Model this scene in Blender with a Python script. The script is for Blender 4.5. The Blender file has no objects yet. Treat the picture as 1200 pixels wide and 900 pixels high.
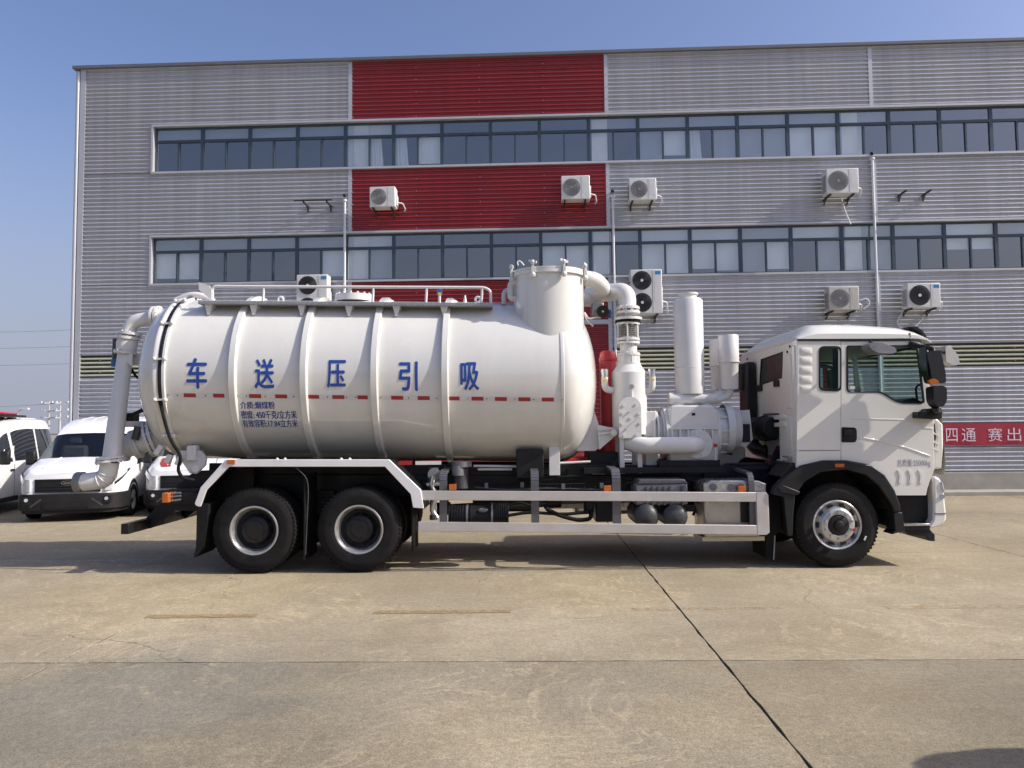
import bpy, bmesh, math, random
from mathutils import Vector, Matrix
from mathutils.geometry import tessellate_polygon
random.seed(7)
R_ = math.radians
scene = bpy.context.scene
col = scene.collection

# ------------------------------------------------------------------ camera
W0, FPX, PITCH, ROLL, CAMH = 1200.0, 906.0, R_(3.3), 0.0102, 1.775
FW = Vector((0, math.cos(PITCH), math.sin(PITCH)))
_r0, _u0 = Vector((1, 0, 0)), Vector((0, -math.sin(PITCH), math.cos(PITCH)))
UP = _u0*math.cos(ROLL) + _r0*math.sin(ROLL)
RT = _r0*math.cos(ROLL) - _u0*math.sin(ROLL)
EYE = Vector((0, 0, CAMH))
cam_data = bpy.data.cameras.new('camera')
cam = bpy.data.objects.new('camera', cam_data)
col.objects.link(cam)
M = Matrix((RT, UP, -FW)).transposed().to_4x4()
M.translation = EYE
cam.matrix_world = M
cam_data.sensor_width = 36.0
cam_data.lens = 36.0*FPX/W0
cam_data.clip_start = 0.05
cam_data.clip_end = 6000
scene.camera = cam

# ------------------------------------------------------------------ light
SUN = Vector((1.3, -0.27, 1.0)).normalized()
world = bpy.data.worlds.new('World')
scene.world = world
world.use_nodes = True
wn = world.node_tree.nodes
bg = wn.get('Background') or wn.new('ShaderNodeBackground')
sky = wn.new('ShaderNodeTexSky')
sky.sky_type = 'NISHITA'
sky.sun_disc = False
sky.sun_elevation = math.asin(SUN.z)
sky.sun_rotation = math.atan2(SUN.x, SUN.y)
sky.altitude = 50
sky.air_density = 1.0
sky.dust_density = 3.4
sky.ozone_density = 3.0
tint = wn.new('ShaderNodeMixRGB'); tint.blend_type = 'MULTIPLY'; tint.inputs[0].default_value = 1.0
tint.inputs[2].default_value = (1.0, 0.94, 1.05, 1)      # hazy lavender cast of the air that day
world.node_tree.links.new(sky.outputs[0], tint.inputs[1])
# pale haze layer hugging the horizon all round
gen = wn.new('ShaderNodeTexCoord'); sep = wn.new('ShaderNodeSeparateXYZ'); hr = wn.new('ShaderNodeMapRange'); hz = wn.new('ShaderNodeMixRGB')
hr.interpolation_type = 'SMOOTHSTEP'
hr.inputs[1].default_value = -0.02; hr.inputs[2].default_value = 0.42; hr.inputs[3].default_value = 0.92; hr.inputs[4].default_value = 0.0
hz.inputs[2].default_value = (2.30, 2.44, 3.05, 1)
world.node_tree.links.new(gen.outputs['Generated'], sep.inputs[0]); world.node_tree.links.new(sep.outputs['Z'], hr.inputs[0])
world.node_tree.links.new(hr.outputs[0], hz.inputs[0]); world.node_tree.links.new(tint.outputs[0], hz.inputs[1])
world.node_tree.links.new(hz.outputs[0], bg.inputs[0])
bg.inputs[1].default_value = 0.115
sun_data = bpy.data.lights.new('sun', 'SUN')
sun_data.energy = 3.4
sun_data.angle = R_(0.5)
sun_data.color = (1.0, 0.945, 0.85)
sun = bpy.data.objects.new('sun', sun_data)
col.objects.link(sun)
sun.location = SUN*60
sun.rotation_euler = SUN.to_track_quat('Z', 'Y').to_euler()
scene.view_settings.view_transform = 'Standard'
scene.view_settings.look = 'None'
scene.view_settings.exposure = 0.60
scene.view_settings.gamma = 1.0

# ------------------------------------------------------------------ helpers
def ray(x, y): return FW*FPX + RT*(x-600) + UP*(450-y)
def at(x, y, Y):
    d = ray(x, y); return EYE + d*(Y/d.y)
def XZ(x, y, Y):
    p = at(x, y, Y); return (p.x, p.z)
def gr(x, y):
    d = ray(x, y); return EYE + d*(-CAMH/d.z)
def atX(x, y, X):
    d = ray(x, y); return EYE + d*(X/d.x)

def frame_for(d):
    d = d.normalized()
    a = Vector((0, 0, 1)) if abs(d.z) < 0.9 else Vector((1, 0, 0))
    u = d.cross(a).normalized(); v = d.cross(u).normalized()
    return u, v

def bend(pts, r, n=7):
    pts = [Vector(p) for p in pts]; out = [pts[0]]
    for i in range(1, len(pts)-1):
        p = pts[i]; a = pts[i-1]-p; b = pts[i+1]-p
        rr = min(r, a.length*0.49, b.length*0.49)
        p0 = p + a.normalized()*rr; p1 = p + b.normalized()*rr
        for k in range(n+1):
            t = k/n
            out.append(p0*(1-t)**2 + p*(2*t*(1-t)) + p1*t*t)
    out.append(pts[-1]); return out

class MB:
    def __init__(s): s.v = []; s.f = []
    def add(s, vs, fs):
        o = len(s.v); s.v += [Vector(p) for p in vs]; s.f += [tuple(i+o for i in f) for f in fs]; return s
    def box(s, x0, x1, y0, y1, z0, z1):
        x0, x1 = sorted((x0, x1)); y0, y1 = sorted((y0, y1)); z0, z1 = sorted((z0, z1))
        return s.add([(x0,y0,z0),(x1,y0,z0),(x1,y1,z0),(x0,y1,z0),(x0,y0,z1),(x1,y0,z1),(x1,y1,z1),(x0,y1,z1)],
                     [(0,3,2,1),(4,5,6,7),(0,1,5,4),(1,2,6,5),(2,3,7,6),(3,0,4,7)])
    def bar(s, p0, p1, w, h, up=(0,0,1)):
        p0 = Vector(p0); p1 = Vector(p1); d = (p1-p0).normalized()
        u = Vector(up); a = d.cross(u)
        if a.length < 1e-4: a = d.cross(Vector((0,1,0)))
        a.normalize(); b = a.cross(d).normalized()
        vs = [p + a*i*w/2 + b*j*h/2 for p in (p0, p1) for i, j in ((-1,-1),(1,-1),(1,1),(-1,1))]
        return s.add(vs, [(0,1,2,3),(7,6,5,4),(0,4,5,1),(1,5,6,2),(2,6,7,3),(3,7,4,0)])
    def tube(s, pts, r, n=12, caps=True):
        pts = [Vector(p) for p in pts]; m = len(pts)
        rs = r if isinstance(r, (list, tuple)) else [r]*m
        u = None; vs = []
        for i, p in enumerate(pts):
            d = (pts[min(i+1, m-1)] - pts[max(i-1, 0)])
            if d.length < 1e-9: d = Vector((0,0,1))
            d.normalize()
            if u is None: u, _ = frame_for(d)
            u = (u - d*u.dot(d)).normalized(); w = d.cross(u)
            for k in range(n):
                t = 2*math.pi*k/n
                vs.append(p + (u*math.cos(t) + w*math.sin(t))*rs[i])
        fs = [(i*n+k, i*n+(k+1) % n, (i+1)*n+(k+1) % n, (i+1)*n+k) for i in range(m-1) for k in range(n)]
        if caps: fs += [tuple(range(n-1, -1, -1)), tuple(range((m-1)*n, m*n))]
        return s.add(vs, fs)
    def cyl(s, p0, p1, r, n=20, r1=None):
        return s.tube([p0, p1], [r, r if r1 is None else r1], n)
    def lathe(s, prof, o, d, n=48, u=None, caps=False):
        o = Vector(o); d = Vector(d).normalized()
        if u is None: u, w = frame_for(d)
        else: u = Vector(u); w = d.cross(u)
        vs = []; m = len(prof)
        for t, r in prof:
            for k in range(n):
                a = 2*math.pi*k/n
                vs.append(o + d*t + (u*math.cos(a) + w*math.sin(a))*r)
        fs = [(i*n+k, i*n+(k+1) % n, (i+1)*n+(k+1) % n, (i+1)*n+k) for i in range(m-1) for k in range(n)]
        if caps: fs += [tuple(range(n-1, -1, -1)), tuple(range((m-1)*n, m*n))]
        return s.add(vs, fs)
    def prism(s, poly, d0, d1, axis='y', holes=()):
        loops = [list(poly)] + [list(h) for h in holes]
        mp = {'y': lambda a, b, d: (a, d, b), 'x': lambda a, b, d: (d, a, b), 'z': lambda a, b, d: (a, b, d)}[axis]
        flat = [p for l in loops for p in l]; N = len(flat)
        if holes or len(poly) > 4:
            tris = tessellate_polygon([[Vector((a, b, 0)) for a, b in l] for l in loops])
        else: tris = [tuple(range(N))]
        vs = [mp(a, b, d0) for a, b in flat] + [mp(a, b, d1) for a, b in flat]
        fs = [tuple(t) for t in tris] + [tuple(i+N for i in reversed(t)) for t in tris]
        o = 0
        for l in loops:
            k = len(l)
            for i in range(k):
                j = (i+1) % k
                fs.append((o+i, o+j, N+o+j, N+o+i))
            o += k
        return s.add(vs, fs)
    def flange(s, c, d, r, t, nb=8, br=0.012, n=28):
        c = Vector(c); d = Vector(d).normalized()
        s.cyl(c - d*t/2, c + d*t/2, r, n)
        u, w = frame_for(d)
        for k in range(nb):
            a = 2*math.pi*(k+0.5)/nb; q = c + (u*math.cos(a) + w*math.sin(a))*(r - br*1.7)
            s.cyl(q - d*(t/2+0.014), q + d*(t/2+0.014), br, 6)
        return s
    def ball(s, c, r, n=16, sc=(1,1,1)):
        c = Vector(c); m = n//2; vs = []
        for i in range(m+1):
            p = math.pi*i/m
            for k in range(n):
                a = 2*math.pi*k/n
                vs.append(c + Vector((r*sc[0]*math.sin(p)*math.cos(a), r*sc[1]*math.sin(p)*math.sin(a), r*sc[2]*math.cos(p))))
        fs = [(i*n+k, (i+1)*n+k, (i+1)*n+(k+1) % n, i*n+(k+1) % n) for i in range(m) for k in range(n)]
        return s.add(vs, fs)
    def build(s, name, m, parent=None, local=False, bev=0.0, ang=38, smooth=True, loc=None, label=None, weld=False):
        inv = None
        base = Vector((0,0,0))
        if loc is not None: base = Vector(loc)
        vs = s.v
        if parent is not None and not local:
            root = parent
            while root.parent: root = root.parent
            inv = root.matrix_basis.inverted()
            vs = [inv @ p for p in vs]; 
            if loc is not None: base = inv @ base
        vs = [p - base for p in vs]
        me = bpy.data.meshes.new(name)
        me.from_pydata([tuple(p) for p in vs], [], s.f)
        bm = bmesh.new(); bm.from_mesh(me)
        bmesh.ops.remove_doubles(bm, verts=bm.verts, dist=1e-5)
        bmesh.ops.recalc_face_normals(bm, faces=bm.faces)
        bm.to_mesh(me); bm.free()
        if smooth:
            me.polygons.foreach_set('use_smooth', [True]*len(me.polygons))
            me.set_sharp_from_angle(angle=R_(ang))
        me.materials.append(m)
        o = bpy.data.objects.new(name, me); col.objects.link(o)
        if parent is not None: o.parent = parent
        o.location = base
        if parent is not None and parent.parent is not None and parent.type == 'MESH':
            o.location = base - parent.location
        if label: o['label'] = label
        if bev:
            b = o.modifiers.new('bevel', 'BEVEL'); b.width = bev; b.segments = 2; b.limit_method = 'ANGLE'; b.angle_limit = R_(40)
            b.harden_normals = False
        return o

def tag(o, label=None, cat=None, group=None, kind=None):
    if label: o['label'] = label
    if cat: o['category'] = cat
    if group: o['group'] = group
    if kind: o['kind'] = kind
    return o
def empty(name, loc, rz=0.0):
    o = bpy.data.objects.new(name, None); col.objects.link(o)
    o.location = loc; o.rotation_euler = (0, 0, rz); o.empty_display_size = 0.3
    o.matrix_basis = Matrix.Translation(Vector(loc)) @ Matrix.Rotation(rz, 4, 'Z')
    return o
def copy_tree(o, parent=None, mats=None):
    c = o.copy(); col.objects.link(c); c.parent = parent
    for ch in list(o.children): copy_tree(ch, c)
    return c

# ------------------------------------------------------------------ materials
def new_mat(name):
    m = bpy.data.materials.new(name); m.use_nodes = True
    nt = m.node_tree; b = nt.nodes.get('Principled BSDF')
    return m, nt, b
def mat(name, c, rough=0.5, metal=0.0, coat=0.0, var=0.06, scale=3.0, bump=0.0, bscale=60.0, spec=0.5, rvar=0.0, dust=0.0, streak=0.0):
    m, nt, b = new_mat(name)
    N = nt.nodes; Lk = nt.links
    tc = N.new('ShaderNodeTexCoord')
    nz = N.new('ShaderNodeTexNoise'); nz.inputs['Scale'].default_value = scale; nz.inputs['Detail'].default_value = 6
    Lk.new(tc.outputs['Object'], nz.inputs['Vector'])
    rp = N.new('ShaderNodeMapRange')
    rp.inputs[1].default_value = 0.25; rp.inputs[2].default_value = 0.75
    rp.inputs[3].default_value = 1-var; rp.inputs[4].default_value = 1+var
    Lk.new(nz.outputs[0], rp.inputs[0])
    mx = N.new('ShaderNodeVectorMath'); mx.operation = 'SCALE'; mx.inputs[0].default_value = c[:3]
    Lk.new(rp.outputs[0], mx.inputs['Scale'])
    last = mx.outputs[0]
    if dust:
        n2 = N.new('ShaderNodeTexNoise'); n2.inputs['Scale'].default_value = 1.3; n2.inputs['Detail'].default_value = 9; n2.inputs['Roughness'].default_value = 0.7
        Lk.new(tc.outputs['Object'], n2.inputs['Vector'])
        r2 = N.new('ShaderNodeMapRange'); r2.inputs[1].default_value = 0.45; r2.inputs[2].default_value = 0.8; r2.inputs[4].default_value = dust
        Lk.new(n2.outputs[0], r2.inputs[0])
        mm = N.new('ShaderNodeMixRGB'); mm.inputs[2].default_value = (0.33, 0.28, 0.21, 1)
        Lk.new(r2.outputs[0], mm.inputs[0]); Lk.new(last, mm.inputs[1]); last = mm.outputs[0]
    if streak:      # rain runs: noise drawn out vertically
        mp = N.new('ShaderNodeMapping'); mp.inputs['Scale'].default_value = (5.0, 5.0, 0.22); Lk.new(tc.outputs['Object'], mp.inputs['Vector'])
        n4 = N.new('ShaderNodeTexNoise'); n4.inputs['Scale'].default_value = 1.0; n4.inputs['Detail'].default_value = 7; n4.inputs['Roughness'].default_value = 0.65; Lk.new(mp.outputs[0], n4.inputs['Vector'])
        r4 = N.new('ShaderNodeMapRange'); r4.inputs[1].default_value = 0.35; r4.inputs[2].default_value = 0.68; r4.inputs[3].default_value = 1+streak*0.4; r4.inputs[4].default_value = 1-streak; Lk.new(n4.outputs[0], r4.inputs[0])
        sv = N.new('ShaderNodeVectorMath'); sv.operation = 'SCALE'; Lk.new(last, sv.inputs[0]); Lk.new(r4.outputs[0], sv.inputs['Scale']); last = sv.outputs[0]
    Lk.new(last, b.inputs['Base Color'])
    b.inputs['Metallic'].default_value = metal
    b.inputs['Roughness'].default_value = rough
    b.inputs['Specular IOR Level'].default_value = spec
    b.inputs['Coat Weight'].default_value = coat
    b.inputs['Coat Roughness'].default_value = 0.05
    if rvar:
        r3 = N.new('ShaderNodeMapRange'); r3.inputs[1].default_value = 0.3; r3.inputs[2].default_value = 0.7
        r3.inputs[3].default_value = max(0.02, rough-rvar); r3.inputs[4].default_value = rough+rvar
        Lk.new(nz.outputs[0], r3.inputs[0]); Lk.new(r3.outputs[0], b.inputs['Roughness'])
    if bump:
        n3 = N.new('ShaderNodeTexNoise'); n3.inputs['Scale'].default_value = bscale; n3.inputs['Detail'].default_value = 4
        Lk.new(tc.outputs['Object'], n3.inputs['Vector'])
        bp = N.new('ShaderNodeBump'); bp.inputs['Strength'].default_value = bump; bp.inputs['Distance'].default_value = 0.02
        Lk.new(n3.outputs[0], bp.inputs['Height']); Lk.new(bp.outputs[0], b.inputs['Normal'])
    return m

PAINT = mat('white_paint', (0.69, 0.685, 0.64), 0.22, streak=0.035, coat=0.9, var=0.025, scale=1.5, rvar=0.06, dust=0.10, bump=0.015, bscale=2.5)
PAINT2 = mat('equipment_white', (0.66, 0.655, 0.635), 0.38, coat=0.2, var=0.04, scale=5, rvar=0.08, dust=0.14)
CABW = mat('cab_white', (0.74, 0.73, 0.665), 0.28, coat=0.5, var=0.02, scale=2, dust=0.10)
VANW = mat('van_white', (0.82, 0.82, 0.82), 0.25, coat=0.5, var=0.02, scale=2, dust=0.06)
ALU = mat('guard_aluminium', (0.54, 0.515, 0.49), 0.42, metal=0.25, var=0.06, scale=6, rvar=0.1, dust=0.15)
FENDW = mat('fender_trim', (0.74, 0.74, 0.74), 0.35, var=0.04, scale=5, dust=0.15)
BLACK = mat('chassis_black', (0.012, 0.012, 0.014), 0.45, var=0.3, scale=6, rvar=0.15, dust=0.02, spec=0.3)
PLAST = mat('black_plastic', (0.014, 0.0145, 0.016), 0.45, var=0.2, scale=8, bump=0.05, bscale=200, dust=0.03, spec=0.3)
RUBBER = mat('rubber', (0.010, 0.010, 0.0105), 0.8, var=0.3, scale=10, dust=0.04, spec=0.2, bump=0.08, bscale=90)
DGREY = mat('dark_grey_metal', (0.07, 0.07, 0.075), 0.4, metal=0.3, var=0.2, scale=7, rvar=0.1)
MGREY = mat('grey_casting', (0.22, 0.22, 0.23), 0.4, metal=0.4, var=0.15, scale=9, rvar=0.1)
GUARDP = mat('guard_post_grey', (0.13, 0.13, 0.14), 0.35, metal=0.4, var=0.12, scale=6)
STEEL = mat('bare_steel', (0.62, 0.61, 0.60), 0.28, metal=0.9, var=0.1, scale=12, rvar=0.1)
RIM = mat('rim_silver', (0.55, 0.55, 0.55), 0.33, metal=0.75, var=0.1, scale=12, rvar=0.1, dust=0.12)
SCR = mat('stainless_box', (0.50, 0.47, 0.43), 0.34, metal=0.75, var=0.08, scale=6, rvar=0.1)
RED = mat('motor_red', (0.62, 0.05, 0.055), 0.35, var=0.08, scale=5, coat=0.2)
ORANGE = mat('amber_lens', (0.48, 0.12, 0.02), 0.2, coat=0.5, var=0.1, scale=20)
REDL = mat('red_lens', (0.42, 0.025, 0.03), 0.2, coat=0.5, var=0.1, scale=20)
BLUE = mat('lettering_blue', (0.018, 0.065, 0.32), 0.35, var=0.10, scale=14)
BLUE2 = mat('small_lettering_blue', (0.03, 0.07, 0.30), 0.4, var=0.25, scale=14)
GREYT = mat('faded_lettering', (0.20, 0.21, 0.28), 0.4, var=0.3, scale=30)
TAPER = mat('reflective_red', (0.34, 0.025, 0.03), 0.3, var=0.1, scale=30)
TAPEW = mat('reflective_white', (0.66, 0.64, 0.62), 0.3, var=0.06, scale=30)
YEL = mat('yellow_label', (0.75, 0.55, 0.05), 0.4)
BLUEV = mat('valve_blue', (0.03, 0.12, 0.30), 0.4)
TREAD = mat('walkway_grey', (0.36, 0.36, 0.36), 0.4, metal=0.3, var=0.15, scale=40)
SEAT = mat('seat_fabric', (0.05, 0.05, 0.055), 0.8)
DASH = mat('dash_plastic', (0.025, 0.025, 0.028), 0.6)
LINING = mat('cab_lining', (0.30, 0.29, 0.27), 0.7)
CLAD = mat('cladding_grey', (0.515, 0.525, 0.555), 0.33, metal=0.35, streak=0.13, var=0.05, scale=0.5, rvar=0.05)
CLADR = mat('cladding_red', (0.275, 0.017, 0.025), 0.36, streak=0.14, spec=0.8, var=0.08, scale=0.5, rvar=0.05)
TRIM = mat('cladding_trim', (0.52, 0.53, 0.55), 0.4, metal=0.3, var=0.05, scale=2)
COPING = mat('coping_dark', (0.13, 0.14, 0.17), 0.5, var=0.1)
SKYL = mat('skylight_sheet', (0.62, 0.62, 0.48), 0.4, var=0.1, scale=6)
SKYD = mat('skylight_dark', (0.035, 0.045, 0.03), 0.3, var=0.3, scale=4)
FRAME = mat('window_frame', (0.050, 0.074, 0.096), 0.4, metal=0.2, var=0.1)
BLIND = mat('roller_blind', (0.82, 0.85, 0.86), 0.8, var=0.04, scale=2)
BLINDG = mat('grey_blind', (0.36, 0.39, 0.42), 0.8, var=0.05, scale=2)
ROOM = mat('room_wall', (0.10, 0.11, 0.12), 0.9, var=0.2, scale=1)
COLUMN = mat('column_white', (0.84, 0.84, 0.82), 0.8)
PLINTH = mat('plinth_concrete', (0.34, 0.32, 0.28), 0.85, var=0.18, scale=2.5, dust=0.3, bump=0.1, bscale=30)
ACW = mat('condenser_casing', (0.66, 0.67, 0.66), 0.45, var=0.05, scale=6, dust=0.12)
ACO = mat('aged_condenser_casing', (0.50, 0.49, 0.45), 0.5, var=0.08, scale=6, dust=0.25)
ACFAN = mat('fan_dark', (0.05, 0.052, 0.056), 0.5)
ACFANG = mat('fan_grey', (0.24, 0.245, 0.25), 0.5)
ACLBL = mat('blue_sticker', (0.03, 0.22, 0.50), 0.4)
IRON = mat('bracket_iron', (0.03, 0.027, 0.026), 0.6)
PVC = mat('white_pvc', (0.66, 0.68, 0.72), 0.45, var=0.05)
BANNER = mat('banner_red', (0.34, 0.018, 0.045), 0.7, var=0.08, scale=2)
BANTXT = mat('banner_text', (0.72, 0.60, 0.66), 0.7)
BELL = mat('bellows_steel', (0.55, 0.55, 0.54), 0.4, metal=0.3, var=0.1, scale=12)
RGLASS = mat('rear_window_tint', (0.055, 0.055, 0.054), 0.22, var=0.15, spec=0.25)
LAMP = mat('headlight_lens', (0.50, 0.52, 0.54), 0.08, coat=1.0, var=0.25, scale=14)
CHROME = mat('chrome', (0.7, 0.7, 0.7), 0.12, metal=1.0, var=0.02)
MIRG = mat('mirror_glass', (0.6, 0.62, 0.64), 0.04, metal=1.0, var=0.01)
POLEM = mat('pole_grey', (0.42, 0.42, 0.44), 0.7)
WIREM = mat('wire_grey', (0.25, 0.27, 0.31), 0.7)
HILL = mat('hill_wood', (0.045, 0.065, 0.04), 0.95, var=0.35, scale=0.05)

def glass_mat(name, tint, refl, rough=0.015, lo=0.0):
    m, nt, b = new_mat(name); N = nt.nodes; Lk = nt.links
    N.remove(b)
    tr = N.new('ShaderNodeBsdfTransparent'); tr.inputs[0].default_value = (*tint, 1)
    gl = N.new('ShaderNodeBsdfGlossy'); gl.inputs[0].default_value = (1.0, 0.98, 0.93, 1); gl.inputs['Roughness'].default_value = rough
    ge = N.new('ShaderNodeNewGeometry'); dt = N.new('ShaderNodeVectorMath'); dt.operation = 'DOT_PRODUCT'
    Lk.new(ge.outputs['Normal'], dt.inputs[0]); Lk.new(ge.outputs['Incoming'], dt.inputs[1])
    def mth(op, x, y=None, z=None):
        n = N.new('ShaderNodeMath'); n.operation = op
        for k, q in enumerate((x, y, z)):
            if q is None: continue
            if isinstance(q, (int, float)): n.inputs[k].default_value = q
            else: Lk.new(q, n.inputs[k])
        return n
    ab = mth('ABSOLUTE', dt.outputs['Value']); om = mth('SUBTRACT', 1.0, ab.outputs[0]); pw = mth('POWER', om.outputs[0], 5.0)
    ad = mth('MULTIPLY_ADD', pw.outputs[0], 0.9-refl, refl+0.04); ad.use_clamp = True
    tc = N.new('ShaderNodeTexCoord'); nz = N.new('ShaderNodeTexNoise'); nz.inputs['Scale'].default_value = 1.1
    Lk.new(tc.outputs['Object'], nz.inputs['Vector'])
    bp = N.new('ShaderNodeBump'); bp.inputs['Strength'].default_value = 0.05; bp.inputs['Distance'].default_value = 0.05
    Lk.new(nz.outputs[0], bp.inputs['Height']); Lk.new(bp.outputs[0], gl.inputs['Normal'])
    mx = N.new('ShaderNodeMixShader')
    Lk.new(ad.outputs[0], mx.inputs[0]); Lk.new(tr.outputs[0], mx.inputs[1]); Lk.new(gl.outputs[0], mx.inputs[2])
    out = N.get('Material Output'); Lk.new(mx.outputs[0], out.inputs[0])
    return m
GLASS = glass_mat('facade_glass', (0.84, 0.88, 0.89), 0.22)
CGLASS = glass_mat('cab_glass', (0.78, 0.88, 0.86), 0.02)
VGLASS = glass_mat('van_glass', (0.62, 0.66, 0.67), 0.03)

def concrete(name, base, tone):
    m, nt, b = new_mat(name); N = nt.nodes; Lk = nt.links
    g = N.new('ShaderNodeNewGeometry'); oi = N.new('ShaderNodeObjectInfo')
    def noise(sc, det=8, rough=0.6, vec=None, dist=0.0):
        n = N.new('ShaderNodeTexNoise'); n.inputs['Scale'].default_value = sc; n.inputs['Detail'].default_value = det
        n.inputs['Roughness'].default_value = rough; n.inputs['Distortion'].default_value = dist
        Lk.new(vec or g.outputs['Position'], n.inputs['Vector']); return n.outputs[0]
    def rng(s, a, b_, c, d):
        r = N.new('ShaderNodeMapRange'); r.inputs[1].default_value = a; r.inputs[2].default_value = b_
        r.inputs[3].default_value = c; r.inputs[4].default_value = d; Lk.new(s, r.inputs[0]); return r.outputs[0]
    def mix(f, c1, c2, mode='MIX'):
        x = N.new('ShaderNodeMixRGB'); x.blend_type = mode
        for k, q in ((0, f), (1, c1), (2, c2)):
            if isinstance(q, (int, float)): x.inputs[k].default_value = q
            elif isinstance(q, tuple): x.inputs[k].default_value = (*q, 1)
            else: Lk.new(q, x.inputs[k])
        return x.outputs[0]
    c = mix(rng(noise(0.35, 7, 0.62), 0.35, 0.68, 0, 1), tuple(v*0.80 for v in base), tuple(v*1.16 for v in base))
    c = mix(rng(noise(1.4, 9, 0.7, dist=0.6), 0.42, 0.70, 0, 0.85), c, tuple(v*t for v, t in zip(base, (0.72, 0.70, 0.66))))
    # stretched drag marks along the driving direction
    mp = N.new('ShaderNodeMapping'); mp.inputs['Scale'].default_value = (0.5, 3.2, 1); Lk.new(g.outputs['Position'], mp.inputs['Vector'])
    c = mix(rng(noise(1.3, 8, 0.65, mp.outputs[0]), 0.5, 0.75, 0, 0.40), c, tuple(v*t for v, t in zip(base, (1.16, 1.14, 1.10))))
    # broad worn areas, each with a ragged outline: (x, y, radius, colour factor, strength)
    for (px, py, rad, fac_, st_) in ((-2.6, 5.35, 1.5, (0.80, 0.84, 0.93), 0.9), (-0.15, 4.45, 0.8, (1.28, 1.26, 1.20), 0.8), (1.9, 4.9, 1.3, (1.16, 1.13, 1.04), 0.8), (0.2, 7.0, 1.0, (1.2, 1.21, 1.24), 0.75), (-3.6, 8.6, 2.0, (1.16, 1.13, 1.03), 0.8), (3.4, 7.9, 1.7, (1.12, 1.12, 1.10), 0.5), (2.6, 6.6, 0.9, (0.86, 0.82, 0.74), 0.5), (0.9, 8.6, 1.2, (1.08, 1.0, 0.86), 0.5), (-1.2, 4.3, 1.0, (0.86, 0.85, 0.84), 0.5), (5.5, 10.5, 2.5, (1.15, 1.14, 1.1), 0.5), (-9.0, 12.0, 3.5, (1.15, 1.14, 1.1), 0.5), (3.2, 4.6, 1.0, (0.87, 0.87, 0.88), 0.5)):
        dv = N.new('ShaderNodeVectorMath'); dv.operation = 'DISTANCE'; dv.inputs[1].default_value = (px, py, 0); Lk.new(g.outputs['Position'], dv.inputs[0])
        dn = N.new('ShaderNodeMath'); dn.operation = 'MULTIPLY_ADD'; dn.inputs[1].default_value = rad*2.2; Lk.new(noise(1.6, 7, 0.7), dn.inputs[0]); Lk.new(dv.outputs['Value'], dn.inputs[2])
        c = mix(rng(dn.outputs[0], rad*1.55, rad*2.15, st_, 0.0), c, mix(1.0, c, fac_, 'MULTIPLY'))
    # pale tyre scrub lines: thin contours of a warped noise
    nn = noise(0.9, 4, 0.55, dist=1.0)
    w = N.new('ShaderNodeMath'); w.operation = 'MULTIPLY'; w.inputs[1].default_value = 9.0; Lk.new(nn, w.inputs[0])
    fr = N.new('ShaderNodeMath'); fr.operation = 'FRACT'; Lk.new(w.outputs[0], fr.inputs[0])
    pp = N.new('ShaderNodeMath'); pp.operation = 'PINGPONG'; pp.inputs[1].default_value = 0.5; Lk.new(fr.outputs[0], pp.inputs[0])
    line = rng(pp.outputs[0], 0.0, 0.13, 1, 0)
    msk = rng(noise(0.33, 5, 0.6), 0.43, 0.56, 0, 0.80)
    mm = N.new('ShaderNodeMath'); mm.operation = 'MULTIPLY'; Lk.new(line, mm.inputs[0]); Lk.new(msk, mm.inputs[1])
    brk = N.new('ShaderNodeMath'); brk.operation = 'MULTIPLY'; Lk.new(mm.outputs[0], brk.inputs[0]); Lk.new(rng(noise(3.5, 7, 0.75), 0.36, 0.54, 0, 1), brk.inputs[1])
    c = mix(brk.outputs[0], c, tuple(v*t for v, t in zip(base, (1.42, 1.39, 1.32))))
    # hairline cracks
    vo = N.new('ShaderNodeTexVoronoi'); vo.feature = 'DISTANCE_TO_EDGE'; vo.inputs['Scale'].default_value = 0.23
    wv = N.new('ShaderNodeMixRGB'); wv.blend_type = 'ADD'; wv.inputs[0].default_value = 0.55
    nc = N.new('ShaderNodeTexNoise'); nc.inputs['Scale'].default_value = 1.8; nc.inputs['Detail'].default_value = 8; Lk.new(g.outputs['Position'], nc.inputs['Vector'])
    Lk.new(g.outputs['Position'], wv.inputs[1]); Lk.new(nc.outputs['Color'], wv.inputs[2]); Lk.new(wv.outputs[0], vo.inputs['Vector'])
    ck = N.new('ShaderNodeMath'); ck.operation = 'MULTIPLY'; Lk.new(rng(vo.outputs['Distance'], 0.0, 0.0022, 1, 0), ck.inputs[0]); Lk.new(rng(noise(0.4, 4, 0.6), 0.50, 0.60, 0, 0.75), ck.inputs[1])
    c = mix(ck.outputs[0], c, (0.07, 0.058, 0.04))
    # speckle, pits
    for sc_, lo, hi in ((22, 0.84, 1.16), (75, 0.72, 1.30), (190, 0.80, 1.22)):
        sv = N.new('ShaderNodeVectorMath'); sv.operation = 'SCALE'; Lk.new(c, sv.inputs[0]); Lk.new(rng(noise(sc_, 3, 0.6), 0.30, 0.70, lo, hi), sv.inputs['Scale']); c = sv.outputs[0]
    c = mix(rng(noise(14, 6, 0.8), 0.66, 0.74, 0.0, 0.7), c, (0.10, 0.085, 0.06))
    c = mix(rng(noise(11, 7, 0.8), 0.63, 0.70, 0.0, 0.55), c, tuple(v*1.5 for v in base))
    c = mix(1.0, c, oi.outputs['Color'], 'MULTIPLY')      # each slab was cast from its own batch
    vv = N.new('ShaderNodeVectorMath'); vv.operation = 'SCALE'; Lk.new(c, vv.inputs[0]); Lk.new(rng(oi.outputs['Random'], 0, 1, 1-tone, 1+tone), vv.inputs['Scale'])
    Lk.new(vv.outputs[0], b.inputs['Base Color'])
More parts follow.
